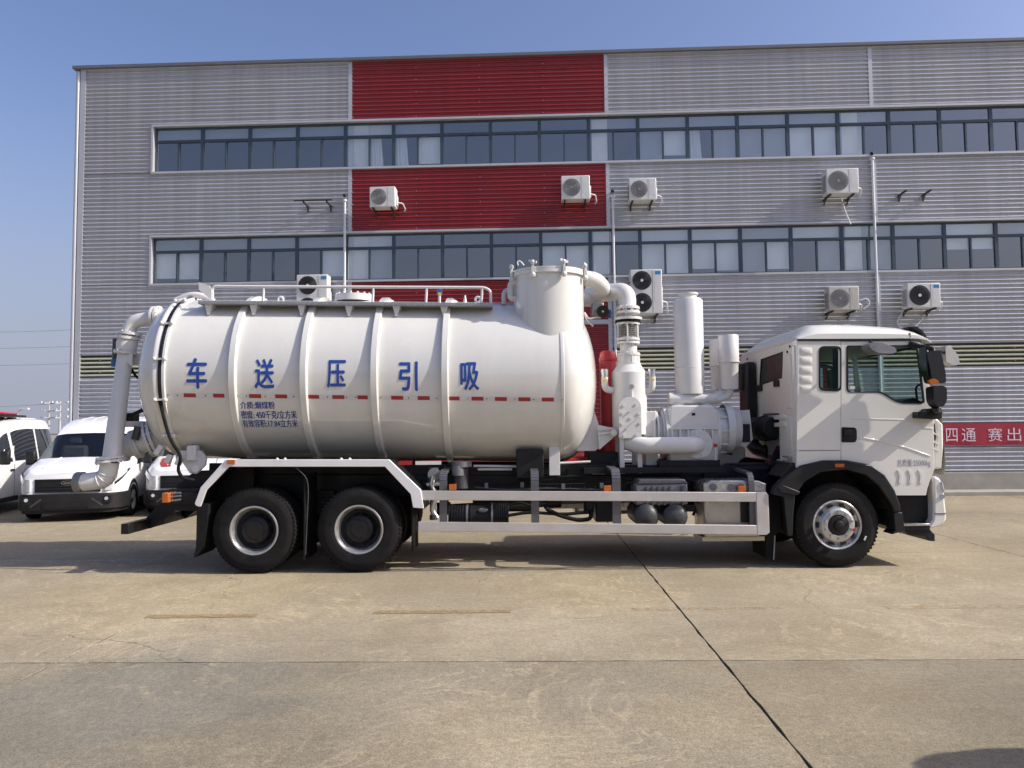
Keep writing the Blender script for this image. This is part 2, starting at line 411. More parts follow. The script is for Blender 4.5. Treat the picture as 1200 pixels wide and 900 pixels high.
    b.inputs['Roughness'].default_value = 0.82
    b.inputs['Specular IOR Level'].default_value = 0.3
    bp = N.new('ShaderNodeBump'); bp.inputs['Strength'].default_value = 0.35; bp.inputs['Distance'].default_value = 0.012
    ad = N.new('ShaderNodeMath'); ad.operation = 'ADD'; Lk.new(noise(70, 4, 0.7), ad.inputs[0]); Lk.new(noise(9, 6, 0.7), ad.inputs[1])
    Lk.new(ad.outputs[0], bp.inputs['Height']); Lk.new(bp.outputs[0], b.inputs['Normal'])
    return m
CONC = concrete('yard_concrete', (0.290, 0.250, 0.173), 0.05)
EARTH = mat('joint_filler', (0.035, 0.030, 0.024), 0.95, var=0.4, scale=8)
def worn_paint(name, c, keep):
    m, nt, b = new_mat(name); N = nt.nodes; Lk = nt.links
    g = N.new('ShaderNodeNewGeometry'); nz = N.new('ShaderNodeTexNoise'); nz.inputs['Scale'].default_value = 9; nz.inputs['Detail'].default_value = 9; nz.inputs['Roughness'].default_value = 0.75
    Lk.new(g.outputs['Position'], nz.inputs['Vector'])
    r = N.new('ShaderNodeMapRange'); r.inputs[1].default_value = keep-0.16; r.inputs[2].default_value = keep+0.16; Lk.new(nz.outputs[0], r.inputs[0])
    tr = N.new('ShaderNodeBsdfTransparent'); mx = N.new('ShaderNodeMixShader')
    b.inputs['Base Color'].default_value = (*c, 1); b.inputs['Roughness'].default_value = 0.8
    out = N.get('Material Output')
    Lk.new(r.outputs[0], mx.inputs[0]); Lk.new(b.outputs[0], mx.inputs[1]); Lk.new(tr.outputs[0], mx.inputs[2]); Lk.new(mx.outputs[0], out.inputs[0])
    return m
YLINE = worn_paint('worn_yellow_paint', (0.335, 0.245, 0.125), 0.57)
YLINEF = worn_paint('faded_yellow_paint', (0.42, 0.29, 0.14), 0.40)
WLINE = worn_paint('worn_white_paint', (0.55, 0.53, 0.48), 0.47)

# ------------------------------------------------------------------ lettering
def glyphs(s, bold=0.0):
    c = bpy.data.curves.new('lettering', 'FONT'); c.body = s; c.offset = bold; c.resolution_u = 4
    o = bpy.data.objects.new('lettering', c); col.objects.link(o)
    bpy.context.view_layer.update()
    me = bpy.data.meshes.new_from_object(o)
    vs = [(v.co.x, v.co.y) for v in me.vertices]; fs = [tuple(p.vertices) for p in me.polygons]
    bpy.data.objects.remove(o); bpy.data.curves.remove(c); bpy.data.meshes.remove(me)
    x0 = min(v[0] for v in vs); x1 = max(v[0] for v in vs); y0 = min(v[1] for v in vs); y1 = max(v[1] for v in vs)
    return [((x-x0)/(x1-x0), (y-y0)/(y1-y0)) for x, y in vs], fs
def heavy(s, w):
    """bolder lettering: the same outline laid down several times, slightly shifted"""
    v, f = glyphs(s); V, F, Z = [], [], []
    for k, (dx, dy) in enumerate(((0, 0), (w, 0), (-w, 0), (0, w*0.7), (0, -w*0.7))):
        o = len(V); V += [(x+dx, y+dy) for x, y in v]; Z += [k*0.0003]*len(v); F += [tuple(i+o for i in q) for q in f]
    return V, F, Z
def sliced(vs, fs, n):
    bm = bmesh.new(); bv = [bm.verts.new((a, b, 0)) for a, b in vs]
    for f in fs:
        try: bm.faces.new([bv[i] for i in f])
        except ValueError: pass
    for k in range(1, n):
        bmesh.ops.bisect_plane(bm, geom=bm.verts[:]+bm.edges[:]+bm.faces[:], plane_co=(0, k/n, 0), plane_no=(0, 1, 0))
    bm.verts.index_update()
    out = [(v.co.x, v.co.y) for v in bm.verts], [tuple(v.index for v in f.verts) for f in bm.faces]
    bm.free(); return out

# ================================================================== GROUND
g = MB(); g.add([(-3000,-3000,-0.011),(3000,-3000,-0.011),(3000,3000,-0.011),(-3000,3000,-0.011)], [(0,1,2,3)])
ground = g.build('ground', EARTH); tag(ground, 'dark earth filler showing in the joints between the concrete slabs', kind='structure')
yard = empty('concrete_yard', (0, 0, 0), R_(-1.28)); tag(yard, 'sunlit tan concrete yard of large cast slabs with dark joints', kind='structure')
XJ = [-3.69 + 5.13*k for k in range(-7, 9)]
YJ = [1.05 + 4.97*k for k in range(-4, 4)] + [20.2]
GAP = 0.010
def slab(x0, x1, y0, y1):
    m = MB(); n = 26
    # slightly ragged long edges like a worn sawn joint
    def edge(a, b, fixed, axis, sgn):
        pts = []
        for k in range(n):
            t = a + (b-a)*k/n
            j = 0 if k == 0 else random.uniform(-0.007, 0.007)
            pts.append((t, fixed + sgn*j) if axis == 0 else (fixed + sgn*j, t))
        return pts
    poly = edge(x0+GAP, x1-GAP, y0+GAP*0.6, 0, 1) + edge(y0+GAP*0.6, y1-GAP*0.6, x1-GAP, 1, 1) + edge(x1-GAP, x0+GAP, y1-GAP*0.6, 0, 1) + edge(y1-GAP*0.6, y0+GAP*0.6, x0+GAP, 1, 1)
    m.prism(poly, -0.2, random.uniform(-0.002, 0.0), 'z')
    o = m.build('slab', CONC, yard, True, smooth=False)
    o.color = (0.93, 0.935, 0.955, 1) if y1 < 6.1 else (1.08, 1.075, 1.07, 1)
    return o
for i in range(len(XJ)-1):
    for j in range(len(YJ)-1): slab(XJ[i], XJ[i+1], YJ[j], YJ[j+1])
# wide apron of concrete beyond the slabs so that the yard carries on to the horizon
a = MB()
XA, XB = XJ[0], XJ[-1]
a.box(-900, XA, -600, 900, -0.2, -0.004); a.box(XB, 900, -600, 900, -0.2, -0.004); a.box(XA+0.01, XB-0.01, 20.21, 900, -0.2, -0.004); a.box(XA+0.01, XB-0.01, -600, YJ[0]-0.01, -0.2, -0.004)
a.build('far_paving', CONC, yard, True, smooth=False)
def strip(name, x0, x1, y0, y1, m, lab, cat):
    b = MB(); n = 10; vs = []
    for k in range(n+1):
        t = x0 + (x1-x0)*k/n
        vs += [(t, y0+random.uniform(-.006,.006), 0.004), (t, y1+random.uniform(-.006,.006), 0.004)]
    b.add(vs, [(2*k, 2*k+2, 2*k+3, 2*k+1) for k in range(n)])
    o = b.build(name, m); tag(o, lab, kind='structure'); return o
strip('painted_line', -1.37, -0.03, 7.58, 7.72, YLINE, 'ochre painted dash on the concrete below the middle of the tank', 'line')
strip('painted_line', -3.55, -2.48, 7.50, 7.63, YLINE, 'ochre painted dash on the concrete below the rear wheels', 'line')
strip('painted_line', 1.15, 2.6, 7.60, 7.72, YLINEF, 'faded ochre dash crossing the dark joint', 'line')
strip('painted_line', 3.6, 5.6, 7.55, 7.68, YLINEF, 'faint ochre dash below the front wheel', 'line')
strip('painted_line', -7.6, -4.9, 10.78, 10.86, WLINE, 'thin white line in the shadow behind the truck', 'line')
strip('painted_line', 1.2, 2.7, 11.2, 11.28, WLINE, 'thin white line under the truck', 'line')
strip('painted_line', -6.0, -4.6, 9.98, 10.04, WLINE, 'short white line in the shadow behind the rear wheels', 'line')

# distant wooded hills seen mirrored in the windows
hb = MB(); vs = []; n = 90
for ring, (rad, hs) in enumerate(((420, 0.0), (470, 1.0), (560, 0.4))):
    for k in range(n+1):
        t = R_(-172 + 164*k/n)
        h = 96*(0.62 + 0.22*math.sin(k*0.31+1) + 0.13*math.sin(k*0.83) + 0.07*math.sin(k*2.1))*hs
        vs.append((rad*math.cos(t), rad*math.sin(t), h-2))
hb.add(vs, [(r*(n+1)+k, r*(n+1)+k+1, (r+1)*(n+1)+k+1, (r+1)*(n+1)+k) for r in range(2) for k in range(n)])
tag(hb.build('hills', HILL), 'low wooded hills mirrored in the building windows', kind='structure')
# ================================================================== BUILDING
FY, FK = 20.4, 0.041
FROT = -math.atan(FK)
bld = empty('factory_building', (0, FY, 0), FROT)
tag(bld, 'three storey grey and red corrugated metal factory building with two long window bands', 'building')
FINV = bld.matrix_basis.inverted()
def fac(x, y, out=0.0):
    """pixel -> (u, z) on the plane lying `out` metres in front of the wall"""
    d = FINV.to_3x3() @ ray(x, y); o = FINV @ EYE
    p = o + d*((-out - o.y)/d.y); return p.x, p.z
UL, UR = -11.82, 19.2
REDA, REDB, JNT = -4.32, 2.61, 9.58
ZP, ZR = 0.54, 11.80
W2, W1 = (5.79, 7.06), (8.87, 10.13)
PITCH_C = 0.1125
def corrugated(u0, u1, z0, z1, depth=0.050, y0=0.0):
    m = MB(); vs = []; prof = []; n = max(1, int(round((z1-z0)/PITCH_C*13)))
    for i in range(n+1):
        zz = z0 + (z1-z0)*i/n; t = ((zz-z0)/PITCH_C) % 1.0
        # trough, steep under-face, short crest, sloping upper face
        w = 0.0 if t < 0.22 else (t-0.22)/0.16 if t < 0.38 else 1.0 if t < 0.52 else (0.90-t)/0.38 if t < 0.90 else 0.0
        w = w*w*(3-2*w)
        prof.append((zz, depth*w))
    for zz, dy in prof: vs += [(u0, y0-dy, zz), (u1, y0-dy, zz)]
    m.add(vs, [(2*i, 2*i+1, 2*i+3, 2*i+2) for i in range(len(prof)-1)])
    return m
def clad(u0, u1, z0, z1, m, lab=None):
    # one sheet per roughly six metres, lapped like the real sheets
    L = u1-u0; k = max(1, round(L/3.4)); 
    for i in range(k):
        a, b = u0+L*i/k, u0+L*(i+1)/k
        o = corrugated(a, b+(0.03 if i < k-1 else 0), z0, z1, y0=-0.0015*(i % 2)).build('cladding_sheet', m, bld, True, ang=80)
        if lab: o['label'] = lab
for a, b, m, lab in ((UL+0.12, REDA-0.04, CLAD, 'grey corrugated sheet'), (REDA+0.04, REDB-0.04, CLADR, 'red corrugated sheet'), (REDB+0.04, JNT-0.04, CLAD, 'grey corrugated sheet'), (JNT+0.04, UR, CLAD, 'grey corrugated sheet')):
    clad(a, b, W1[1]+0.04, ZR, m, lab)
    clad(a, b, W2[1]+0.04, W1[0]-0.04, m, lab)
    if m is CLADR:
        clad(a, b, 4.62, W2[0]-0.04, m, lab); clad(a, b, ZP, 4.5, m, lab)
        MB().box(a, b, -0.06, 0.0, 4.5, 4.62).build('band', TRIM, bld, True)
    else:
        clad(a, b, 3.87, W2[0]-0.04, m, lab); clad(a, b, ZP, 3.26, m, lab)
        sk = MB()
        sk.box(a, b, 0.02, 0.05, 3.26, 3.87); sk.build('skylight_panel', SKYD, bld, True, smooth=False)
        for i in range(5):
            z = 3.30 + i*PITCH_C
            MB().add([(a, 0.02, z), (b, 0.02, z), (b, -0.034, z+0.018), (a, -0.034, z+0.018), (a, -0.034, z+0.040), (b, -0.034, z+0.040), (b, 0.02, z+0.058), (a, 0.02, z+0.058)],
                     [(0,1,2,3),(3,2,5,4),(4,5,6,7)]).build('skylight_rib', SKYL, bld, True, smooth=False)
UW = -9.76
for z0, z1 in (W1, W2): clad(UL+0.12, UW-0.05, z0-0.04, z1+0.04, CLAD)
# trims
for u in (REDA, REDB):
    for z0, z1 in ((W1[1]+0.05, ZR), (W2[1]+0.05, W1[0]-0.05), (ZP, W2[0]-0.05)):
        MB().box(u-0.05, u+0.05, -0.05, 0.0, z0, z1).build('joint_cover', TRIM, bld, True)
for z0, z1 in ((W1[1]+0.05, ZR), (W2[1]+0.05, W1[0]-0.05), (ZP, W2[0]-0.05)):
    MB().box(JNT-0.05, JNT+0.05, -0.05, 0.0, z0, z1).build('joint_cover', TRIM, bld, True)
MB().box(UL-0.02, UL+0.13, -0.055, 0.08, ZP, ZR).build('corner_trim', TRIM, bld, True)
MB().cyl((UL-0.10, -0.02, 0.1), (UL-0.10, -0.02, ZR-0.05), 0.055, 12).build('downpipe', TRIM, bld, True)
MB().box(UL-0.22, UR, -0.13, 0.4, ZR, ZR+0.09).build('coping', COPING, bld, True, bev=0.01)
for z0, z1 in (W1, W2):
    MB().box(UW-0.05, UR, -0.075, 0.16, z1, z1+0.055).build('head_flashing', TRIM, bld, True)
    MB().box(UW-0.05, UR, -0.085, 0.16, z0-0.055, z0).build('sill', TRIM, bld, True)
    MB().box(UW-0.055, UW, -0.07, 0.16, z0, z1).build('window_reveal', TRIM, bld, True)
# body of the building
hull = MB()
hull.box(UL+0.02, UR, 14.0, 14.2, 0, ZR); hull.box(UL+0.01, UL+0.1, 0.1, 14, 0, ZR); hull.box(UR-0.1, UR, 0.12, 14, 0, ZR)
hull.box(UL+0.1, UR-0.1, 0.4, 14, ZR-0.3, ZR-0.1)
for zf in (4.6, 8.1): hull.box(UL+0.1, UR-0.1, 0.3, 14, zf, zf+0.25)
hull.box(UL+0.1, UR-0.1, 2.6, 2.7, 4.85, ZR-0.3)
hull.build('inner_wall', ROOM, bld, True, smooth=False)
MB().box(UL+0.1, UR-0.1, 0.055, 0.2, ZP, W2[0]-0.06).build('backing_wall', ROOM, bld, True, smooth=False)
MB().box(UL+0.1, UR-0.1, 0.055, 0.2, W2[1]+0.06, W1[0]-0.06).build('backing_wall', ROOM, bld, True, smooth=False)
MB().box(UL+0.1, UR-0.1, 0.055, 0.2, W1[1]+0.06, ZR-0.02).build('backing_wall', ROOM, bld, True, smooth=False)
MB().box(UL, UR, -0.06, 0.2, 0.0, ZP).build('plinth', PLINTH, bld, True, bev=0.01)
MB().box(UL-0.3, UR, -0.72, -0.062, -0.1, 0.105).build('apron', PLINTH, bld, True, bev=0.015)

# windows: k-th module, 1.32 m each. Codes for (transom, left pane, right pane):
#  d dark, b full pale blind, g grey blind, h pale blind most of the way down, c pale column behind, t curtain at one side
MODW = 1.3205
ROW1 = ['gdd','gdd','gdd','gdd','bbh','gth','ddd','ddd','ddd','gcd','ggh','gtg','ggg','gbb','gbb','gbb','ddd','ddd','ddd','gdd','gdd','ddd']
ROW2 = ['ghh','gdd','gdd','gdh','bbg','ddd','ddd','ddd','ghh','gcd','bbb','bhh','ggh','bdg','gtg','gcd','bqq','gdd','ddd','gqd','gdd','ddd']
ROW1[4] = 'bbt'; ROW1[14] = 'gbc'; ROW1[15] = 'ddd'
def window(k, z0, z1, code):
    a = UW + MODW*k; b = a + MODW; zt = z1 - 0.385; mid = (a+b)/2; y0, y1 = 0.05, 0.12
    f = MB()
    f.box(a, a+0.045, y0, y1, z0, z1); f.box(b-0.045, b, y0, y1, z0, z1)
    f.box(a+0.045, b-0.045, y0, y1, z1-0.05, z1); f.box(a+0.045, b-0.045, y0, y1, z0, z0+0.045)
    f.box(a+0.045, b-0.045, y0-0.005, y1, zt-0.035, zt+0.035)
    f.box(mid-0.022, mid+0.022, y0-0.008, y1-0.01, z0+0.045, zt-0.035)
    w = f.build('window', FRAME, bld, True, smooth=False)
    j = lambda: random.uniform(-0.004, 0.004)
    def pane(u0, u1, v0, v1, y):
        # each pane is set a hair out of true, as real sashes are
        d = [j()*0.7 for _ in range(4)]
        m = MB(); m.add([(u0, y+d[0], v0), (u1, y+d[1], v0), (u1, y+d[2], v1), (u0, y+d[3], v1)], [(0,1,2,3)])
        m.build('pane', GLASS, w, True, smooth=False)
    pane(a+0.045, b-0.045, zt+0.035, z1-0.05, 0.08)
    pane(a+0.045, mid-0.022, z0+0.045, zt-0.035, 0.08)
    pane(mid+0.022, b-0.045, z0+0.045, zt-0.035, 0.09)
    for c, u0, u1, v0, v1 in ((code[0], a+0.03, b-0.03, zt-0.02, z1), (code[1], a+0.03, mid, z0, zt+0.02), (code[2], mid, b-0.03, z0, zt+0.02)):
        y = 0.145 + random.uniform(0, 0.02)
        hgt = v1-v0
        if c in 'bh':
            low = v0 if c == 'b' else v0 + hgt*random.uniform(0.10, 0.22)
            MB().box(u0+0.02, u1-0.02, y, y+0.006, low, v1).build('blind', BLIND, w, True, smooth=False)
        elif c == 'g':
            MB().box(u0+0.01, u1-0.01, y, y+0.006, v0, v1).build('blind', BLINDG, w, True, smooth=False)
        elif c == 'q':
            MB().box(u0+0.03, u1-0.03, y, y+0.006, v0+hgt*0.62, v1).build('blind', BLIND, w, True, smooth=False)
        elif c == 'c':
            pass
        elif c == 't':
            m = MB(); vs = []; n = 14; wd = (u1-u0)*0.55
            for i in range(n+1):
                u = u0+0.02+wd*i/n; dy = 0.03*math.sin(i*1.9)
                vs += [(u, y+dy, v0), (u-0.06*(i/n), y+dy, v1)]
            m.add(vs, [(2*i, 2*i+2, 2*i+3, 2*i+1) for i in range(n)]); m.build('curtain', BLIND, w, True)
for k in range(22):
    window(k, W1[0], W1[1], ROW1[k]); window(k, W2[0], W2[1], ROW2[k])
for u in (-4.05, 2.42, 9.05, 15.6):
    for z0, z1 in ((W2[0]-0.05, W2[1]+0.05), (W1[0]-0.05, W1[1]+0.05)):
        MB().box(u-0.21, u+0.21, 0.124, 0.14, z0, z1).build('column', COLUMN, bld, True)
sm = MB()
for z0, z1 in ((W1[1]+0.06, ZR), (W2[1]+0.06, W1[0]-0.1), (ZP+0.1, W2[0]-0.1)):
    z = z0 + PITCH_C*0.45; i = 0
    while z < z1-0.1:
        if i % 3 == 0:
            u = UL+0.7
            while u < UR:
                sm.cyl((u, -0.050, z), (u, -0.060, z), 0.012, 5); u += 1.72
        z += PITCH_C; i += 1
sm.build('cladding_screw', TRIM, bld, True, smooth=False)['kind'] = 'stuff'
# conduits on the wall
for x, yt, zb in ((404, 236, 0.6), (718, 231, 0.6), (1022, 187, 0.6)):
    u, zt = fac(x, yt, 0.09)
    p = MB(); p.cyl((u, -0.09, zb), (u, -0.09, zt), 0.034, 10); p.cyl((u, -0.09, zt), (u, -0.09, zt+0.05), 0.06, 12)
    z = zb+0.5
    while z < zt:
        p.box(u-0.05, u+0.05, -0.095, 0.0, z, z+0.03); z += 1.5
    p.build('downpipe', PVC, bld, True)
    MB().ball((u, -0.1, zt+0.16), 0.05, 10).build('pipe_cap', PLAST, bld, True)

# banner
bx0, bz1 = fac(1060, 497, 0.07); bx1, bz0 = fac(1260, 520, 0.07)
bn = empty('banner', bld.matrix_basis @ Vector((10.55, -0.07, 1.23)), FROT)
tag(bn, 'red cloth banner with white characters hung low on the wall', 'banner')
BIN = bn.matrix_basis.inverted() @ bld.matrix_basis
m = MB(); vs = []; n = 40
for i in range(n+1):
    u = 0 + 8.2*i/n
    vs += [(u, -0.008*math.sin(i*1.1), 0.0+0.004*math.sin(i*0.7)), (u, -0.006*math.sin(i*1.7), 0.56+0.005*math.sin(i*0.9))]
m.add(vs, [(2*i, 2*i+2, 2*i+3, 2*i+1) for i in range(n)]); m.build('cloth', BANNER, bn, True)
for ch, x0, x1 in (('四', 1109, 1122.5), ('通', 1127.5, 1144), ('赛', 1158.5, 1175), ('出', 1181, 1197)):
    v, fcs = glyphs(ch, 0.0)
    u0, _ = fac(x0, 510, 0.1); u1, _ = fac(x1, 510, 0.1); z0, z1 = 1.325, 1.665
    MB().add([(u0-10.55+(u1-u0)*p, -0.016, z0-1.23+(z1-z0)*q) for p, q in v], fcs).build('character', BANTXT, bn, True, smooth=False)

# air conditioner condensers ---------------------------------------------
def condenser(px, py0, py1, pw, lab, fans=1, casing=ACW, fan=ACFANG, sticker=False, sidew=0.86, hung=True, uz=None, group='air conditioner condensers on the factory wall'):
    out = 0.52
    if uz: u0, u1, z0, z1 = uz
    else:
        u0, z1 = fac(px, py0, out); u1, z0 = fac(px+pw, py1, out)
    W, H, D = u1-u0, z1-z0, 0.34
    r = empty('condenser', bld.matrix_basis @ Vector((u0, -out, z0)), FROT)
    tag(r, lab, 'air conditioner', group)
    MB().box(0, W, 0, D, 0, H).build('casing', casing, r, True, bev=0.018)
    sp = W*0.70
    MB().box(sp, sp+0.006, -0.004, 0.02, 0.03, H-0.03).build('seam', fan, r, True)
    nf = fans; R = min(sp*0.44, H/nf*0.42)
    for i in range(nf):
        c = (sp*0.52, 0, H*(i+0.5)/nf)
        f = MB(); f.cyl((c[0], -0.004, c[2]), (c[0], 0.004, c[2]), R, 36); fo = f.build('fan', fan, r, True)
        gm = MB()
        for q in range(5):
            rr = R*(0.28+0.18*q); n = 32
            gm.tube([(c[0]+rr*math.cos(2*math.pi*t/n), -0.016, c[2]+rr*math.sin(2*math.pi*t/n)) for t in range(n+1)], 0.005, 4, False)
        for q in range(8):
            t = math.pi*q/8
            gm.bar((c[0]-R*math.cos(t), -0.016, c[2]-R*math.sin(t)), (c[0]+R*math.cos(t), -0.016, c[2]+R*math.sin(t)), 0.006, 0.006)
        gm.build('fan_guard', fan if fan is not ACFAN else PLAST, r, True)
        MB().cyl((c[0], -0.022, c[2]), (c[0], 0.0, c[2]), R*0.16, 14).build('fan_hub', casing if sticker else fan, r, True)
    if sticker:
        MB().box(W-0.17, W-0.03, -0.003, 0.0, H-0.13, H-0.05).build('sticker', ACLBL, r, True)
    MB().box(sp+0.05, W-0.05, -0.002, 0.004, H*0.25, H*0.8).build('cover_panel', casing, r, True, bev=0.001)
    MB().box(W, W+0.035, D*0.35, D*0.85, H*0.12, H*0.62).build('valve_cover', casing, r, True, bev=0.01)
    sl = MB()
    for q in range(9):
        z = H*0.12 + H*0.075*q; sl.box(-0.004, 0.01, 0.05, D-0.05, z, z+H*0.03)
    sl.build('side_louvre', PLAST, r, True)
    if hung:
        for u in (W*0.12, W*0.84):
            b = MB(); b.box(u-0.02, u+0.02, 0.0, out, -0.045, -0.004); b.box(u-0.02, u+0.02, out-0.05, out-0.01, -0.16, -0.045)
            b.bar((u, 0.30, -0.045), (u, out-0.03, -0.14), 0.02, 0.02); b.build('bracket', IRON, r, True)
        MB().tube(bend([(W+0.02, 0.2, H*0.3), (W+0.16, 0.25, H*0.28), (W+0.20, 0.42, H*0.05), (W+0.14, out-0.01, 0.0)], 0.06), 0.018, 8).build('refrigerant_pipe', PVC, r, True)
    return r
condenser(433, 219, 242, 30, 'small condenser at the left of the upper red panel', casing=ACW)
condenser(657.5, 206, 233, 34, 'square condenser at the right end of the upper red panel', casing=ACW)
condenser(737, 209, 234, 32.5, 'condenser on grey cladding just right of the upper red panel', casing=ACW)
condenser(968, 197.5, 226, 39, 'condenser high between the window bands above the cab', casing=ACW)
condenser(971, 336, 363, 36.5, 'yellowed condenser with pale fan hub just above the cab roof', casing=ACO)
condenser(1063, 332, 360, 40, 'condenser with black fan and blue sticker right of the wall pipe above the cab', fan=ACFAN, sticker=True)
condenser(738.5, 316, 367, 38, 'tall twin fan condenser with blue sticker beside the pipe elbow', fans=2, fan=ACFAN, sticker=True)
condenser(347.5, 322, 372, 36, 'tall twin fan condenser half hidden behind the tank walkway', fans=2, fan=ACFAN, sticker=True)
condenser(0, 0, 0, 0, 'condenser on the wall beyond the right edge of the picture', uz=(16.9, 17.8, 4.85, 5.5))
def wall_bracket(px, py, span, lab, bar=True):
    u0, z = fac(px, py, 0.3); r = empty('wall_bracket', bld.matrix_basis @ Vector((u0, 0, z)), FROT)
    tag(r, lab, 'bracket')
    for u in (0, span):
        b = MB(); b.box(u-0.02, u+0.02, -0.5, -0.03, -0.02, 0.02); b.box(u-0.02, u+0.02, -0.08, -0.052, -0.16, -0.02); b.bar((u, -0.22, -0.02), (u, -0.06, -0.14), 0.02, 0.02)
        b.build('arm', IRON, r, True)
    if bar: MB().box(-0.25, span+0.15, -0.52, -0.48, 0.021, 0.05).build('crossbar', IRON, r, True)
for px, pts_ in ((968, ((985, 228), (988, 240), (992, 252), (997, 263))), (1063, ((1060, 362), (1050, 378), (1058, 386), (1072, 384), (1082, 372))), (971, ((1008, 352), (1016, 349), (1020, 356), (1012, 362)))):
    q = [bld.matrix_basis @ Vector((fac(x, y, 0.12)[0], -0.12, fac(x, y, 0.12)[1])) for x, y in pts_]
    owner = min((o for o in bpy.data.objects if o.name.startswith('condenser') and o.parent is None), key=lambda o: (o.matrix_basis.translation-q[0]).length)
    MB().tube(bend(q, 0.15), 0.016, 8).build('drain_hose', PVC, owner)
wall_bracket(358, 239, 0.62, 'empty rusty iron bracket with crossbar left of the red panel')
wall_bracket(1058, 226, 0.62, 'pair of bare black bracket arms right of the wall pipe', bar=False)

# ================================================================== SKYLINE LEFT
def power_pole(px, lab, Y=120.0):
    b = at(px, 500, Y); ztop = at(px, 470, Y).z
    r = empty('power_pole', (b.x, Y, 0)); tag(r, lab, 'power pole', 'distant power poles')
    MB().cyl((0, 0, 0), (0, 0, ztop), 0.20, 8, 0.13).build('pole', POLEM, r, True)
    for dz in (0.35, 1.5, 2.6):
        MB().box(-0.1, 0.1, -1.4, 1.4, ztop-dz-0.07, ztop-dz+0.07).build('crossarm', POLEM, r, True)
        MB().box(-1.3, 1.3, -0.1, 0.1, ztop-dz-0.06, ztop-dz+0.06).build('crossarm', POLEM, r, True)
        m = MB()
        for q in (-1.2, 1.2): m.cyl((q, 0, ztop-dz), (q, 0, ztop-dz+0.35), 0.11, 6)
        m.build('insulator', PVC, r, True)
    return r
power_pole(57, 'left of two thin distant power poles above the van roofs')
power_pole(70, 'right of two thin distant power poles beside the building corner')
for y0, y1, Y, lab in ((388, 385, 70, 'topmost thin power line in the sky left of the building'), (407, 404.5, 70, 'second thin power line from the top left of the building'), (427, 424.5, 70, 'third thin power line from the top left of the building'), (476, 470.5, 120, 'low power line sagging to the distant poles')):
    pts = []
    for k in range(13):
        x = -60 + 210*k/12; p = at(x, y0+(y1-y0)*x/88.0, Y); p.z -= 0.12*math.sin(math.pi*k/12); pts.append(p)
    o = MB().tube(pts, 0.020 if Y < 100 else 0.035, 4, False).build('power_line', WIREM); tag(o, lab, 'power line', 'power lines')
lp = at(20, 500, 60); lt = at(20, 488, 60); le = at(26, 480.5, 60)
r = empty('street_lamp', (lp.x, 60, 0)); tag(r, 'pale curved top of a distant street lamp behind the van roofs', 'street lamp')
MB().tube(bend([(0, 0, 0), (0, 0, le.z-0.1), (le.x-lp.x+0.2, 0, le.z+0.1)], 0.7), 0.06, 8).build('post', PVC, r, True)
MB().box(le.x-lp.x-0.1, le.x-lp.x+0.5, -0.12, 0.12, le.z+0.04, le.z+0.16).build('lamp_head', PVC, r, True)

# ================================================================== VANS
ST = [  # x, w, zb, zbelt, zs, zr, wt
 (2.64, 0.74, 0.30, 0.80, 0.93, 0.97, 0.62), (2.58, 0.84, 0.26, 0.86, 0.98, 1.03, 0.74), (2.38, 0.94, 0.24, 0.92, 1.05, 1.11, 0.84), (2.0, 1.0, 0.24, 0.98, 1.13, 1.20, 0.88),
 (1.72, 1.0, 0.24, 1.05, 1.19, 1.26, 0.88), (0.92, 1.0, 0.24, 1.08, 1.66, 1.77, 0.82), (0.55, 1.0, 0.24, 1.10, 1.83, 1.96, 0.82), (0.0, 1.0, 0.24, 1.10, 1.97, 2.11, 0.83), (-0.6, 1.0, 0.24, 1.10, 2.02, 2.16, 0.83), (-2.1, 1.0, 0.24, 1.10, 2.02, 2.16, 0.83), (-2.4, 0.98, 0.24, 1.10, 2.0, 2.14, 0.78), (-2.55, 0.93, 0.25, 1.10, 1.97, 2.10, 0.70), (-2.62, 0.84, 0.26, 1.10, 1.93, 2.04, 0.58)]
def vstation(x):
    for i in range(len(ST)-1):
        if ST[i][0] >= x >= ST[i+1][0]:
            t = (ST[i][0]-x)/(ST[i][0]-ST[i+1][0]); return [a+(b-a)*t for a, b in zip(ST[i], ST[i+1])]
    return list(ST[0] if x > ST[0][0] else ST[-1])
def vring(s):
    x, w, zb, zt, zs, zr, wt = s
    h = [(w*0.95, zb), (w*0.99, zb+0.16), (w, (zb+zt)/2+0.05), (w*0.995, zt), ((w*0.4+wt*0.6), zt+(zs-zt)*0.62), (wt, zs), (wt*0.93, zs+(zr-zs)*0.62), (wt*0.72, zr-0.012), (wt*0.35, zr), (0, zr+0.006)]
    return [(x, y, z) for y, z in h] + [(x, -y, z) for y, z in reversed(h[:-1])]
def vside(x, t, s=1, off=0.004):
    """point on the van side; t 0 at belt, 1 at shoulder"""
    x_, w, zb, zt, zs, zr, wt = vstation(x)
    if t < 0.62: a = (w*0.995, zt); b = (w*0.4+wt*0.6, zt+(zs-zt)*0.62); q = t/0.62
    else: a = (w*0.4+wt*0.6, zt+(zs-zt)*0.62); b = (wt, zs); q = (t-0.62)/0.38
    return (x, s*(a[0]+(b[0]-a[0])*q+off), a[1]+(b[1]-a[1])*q)
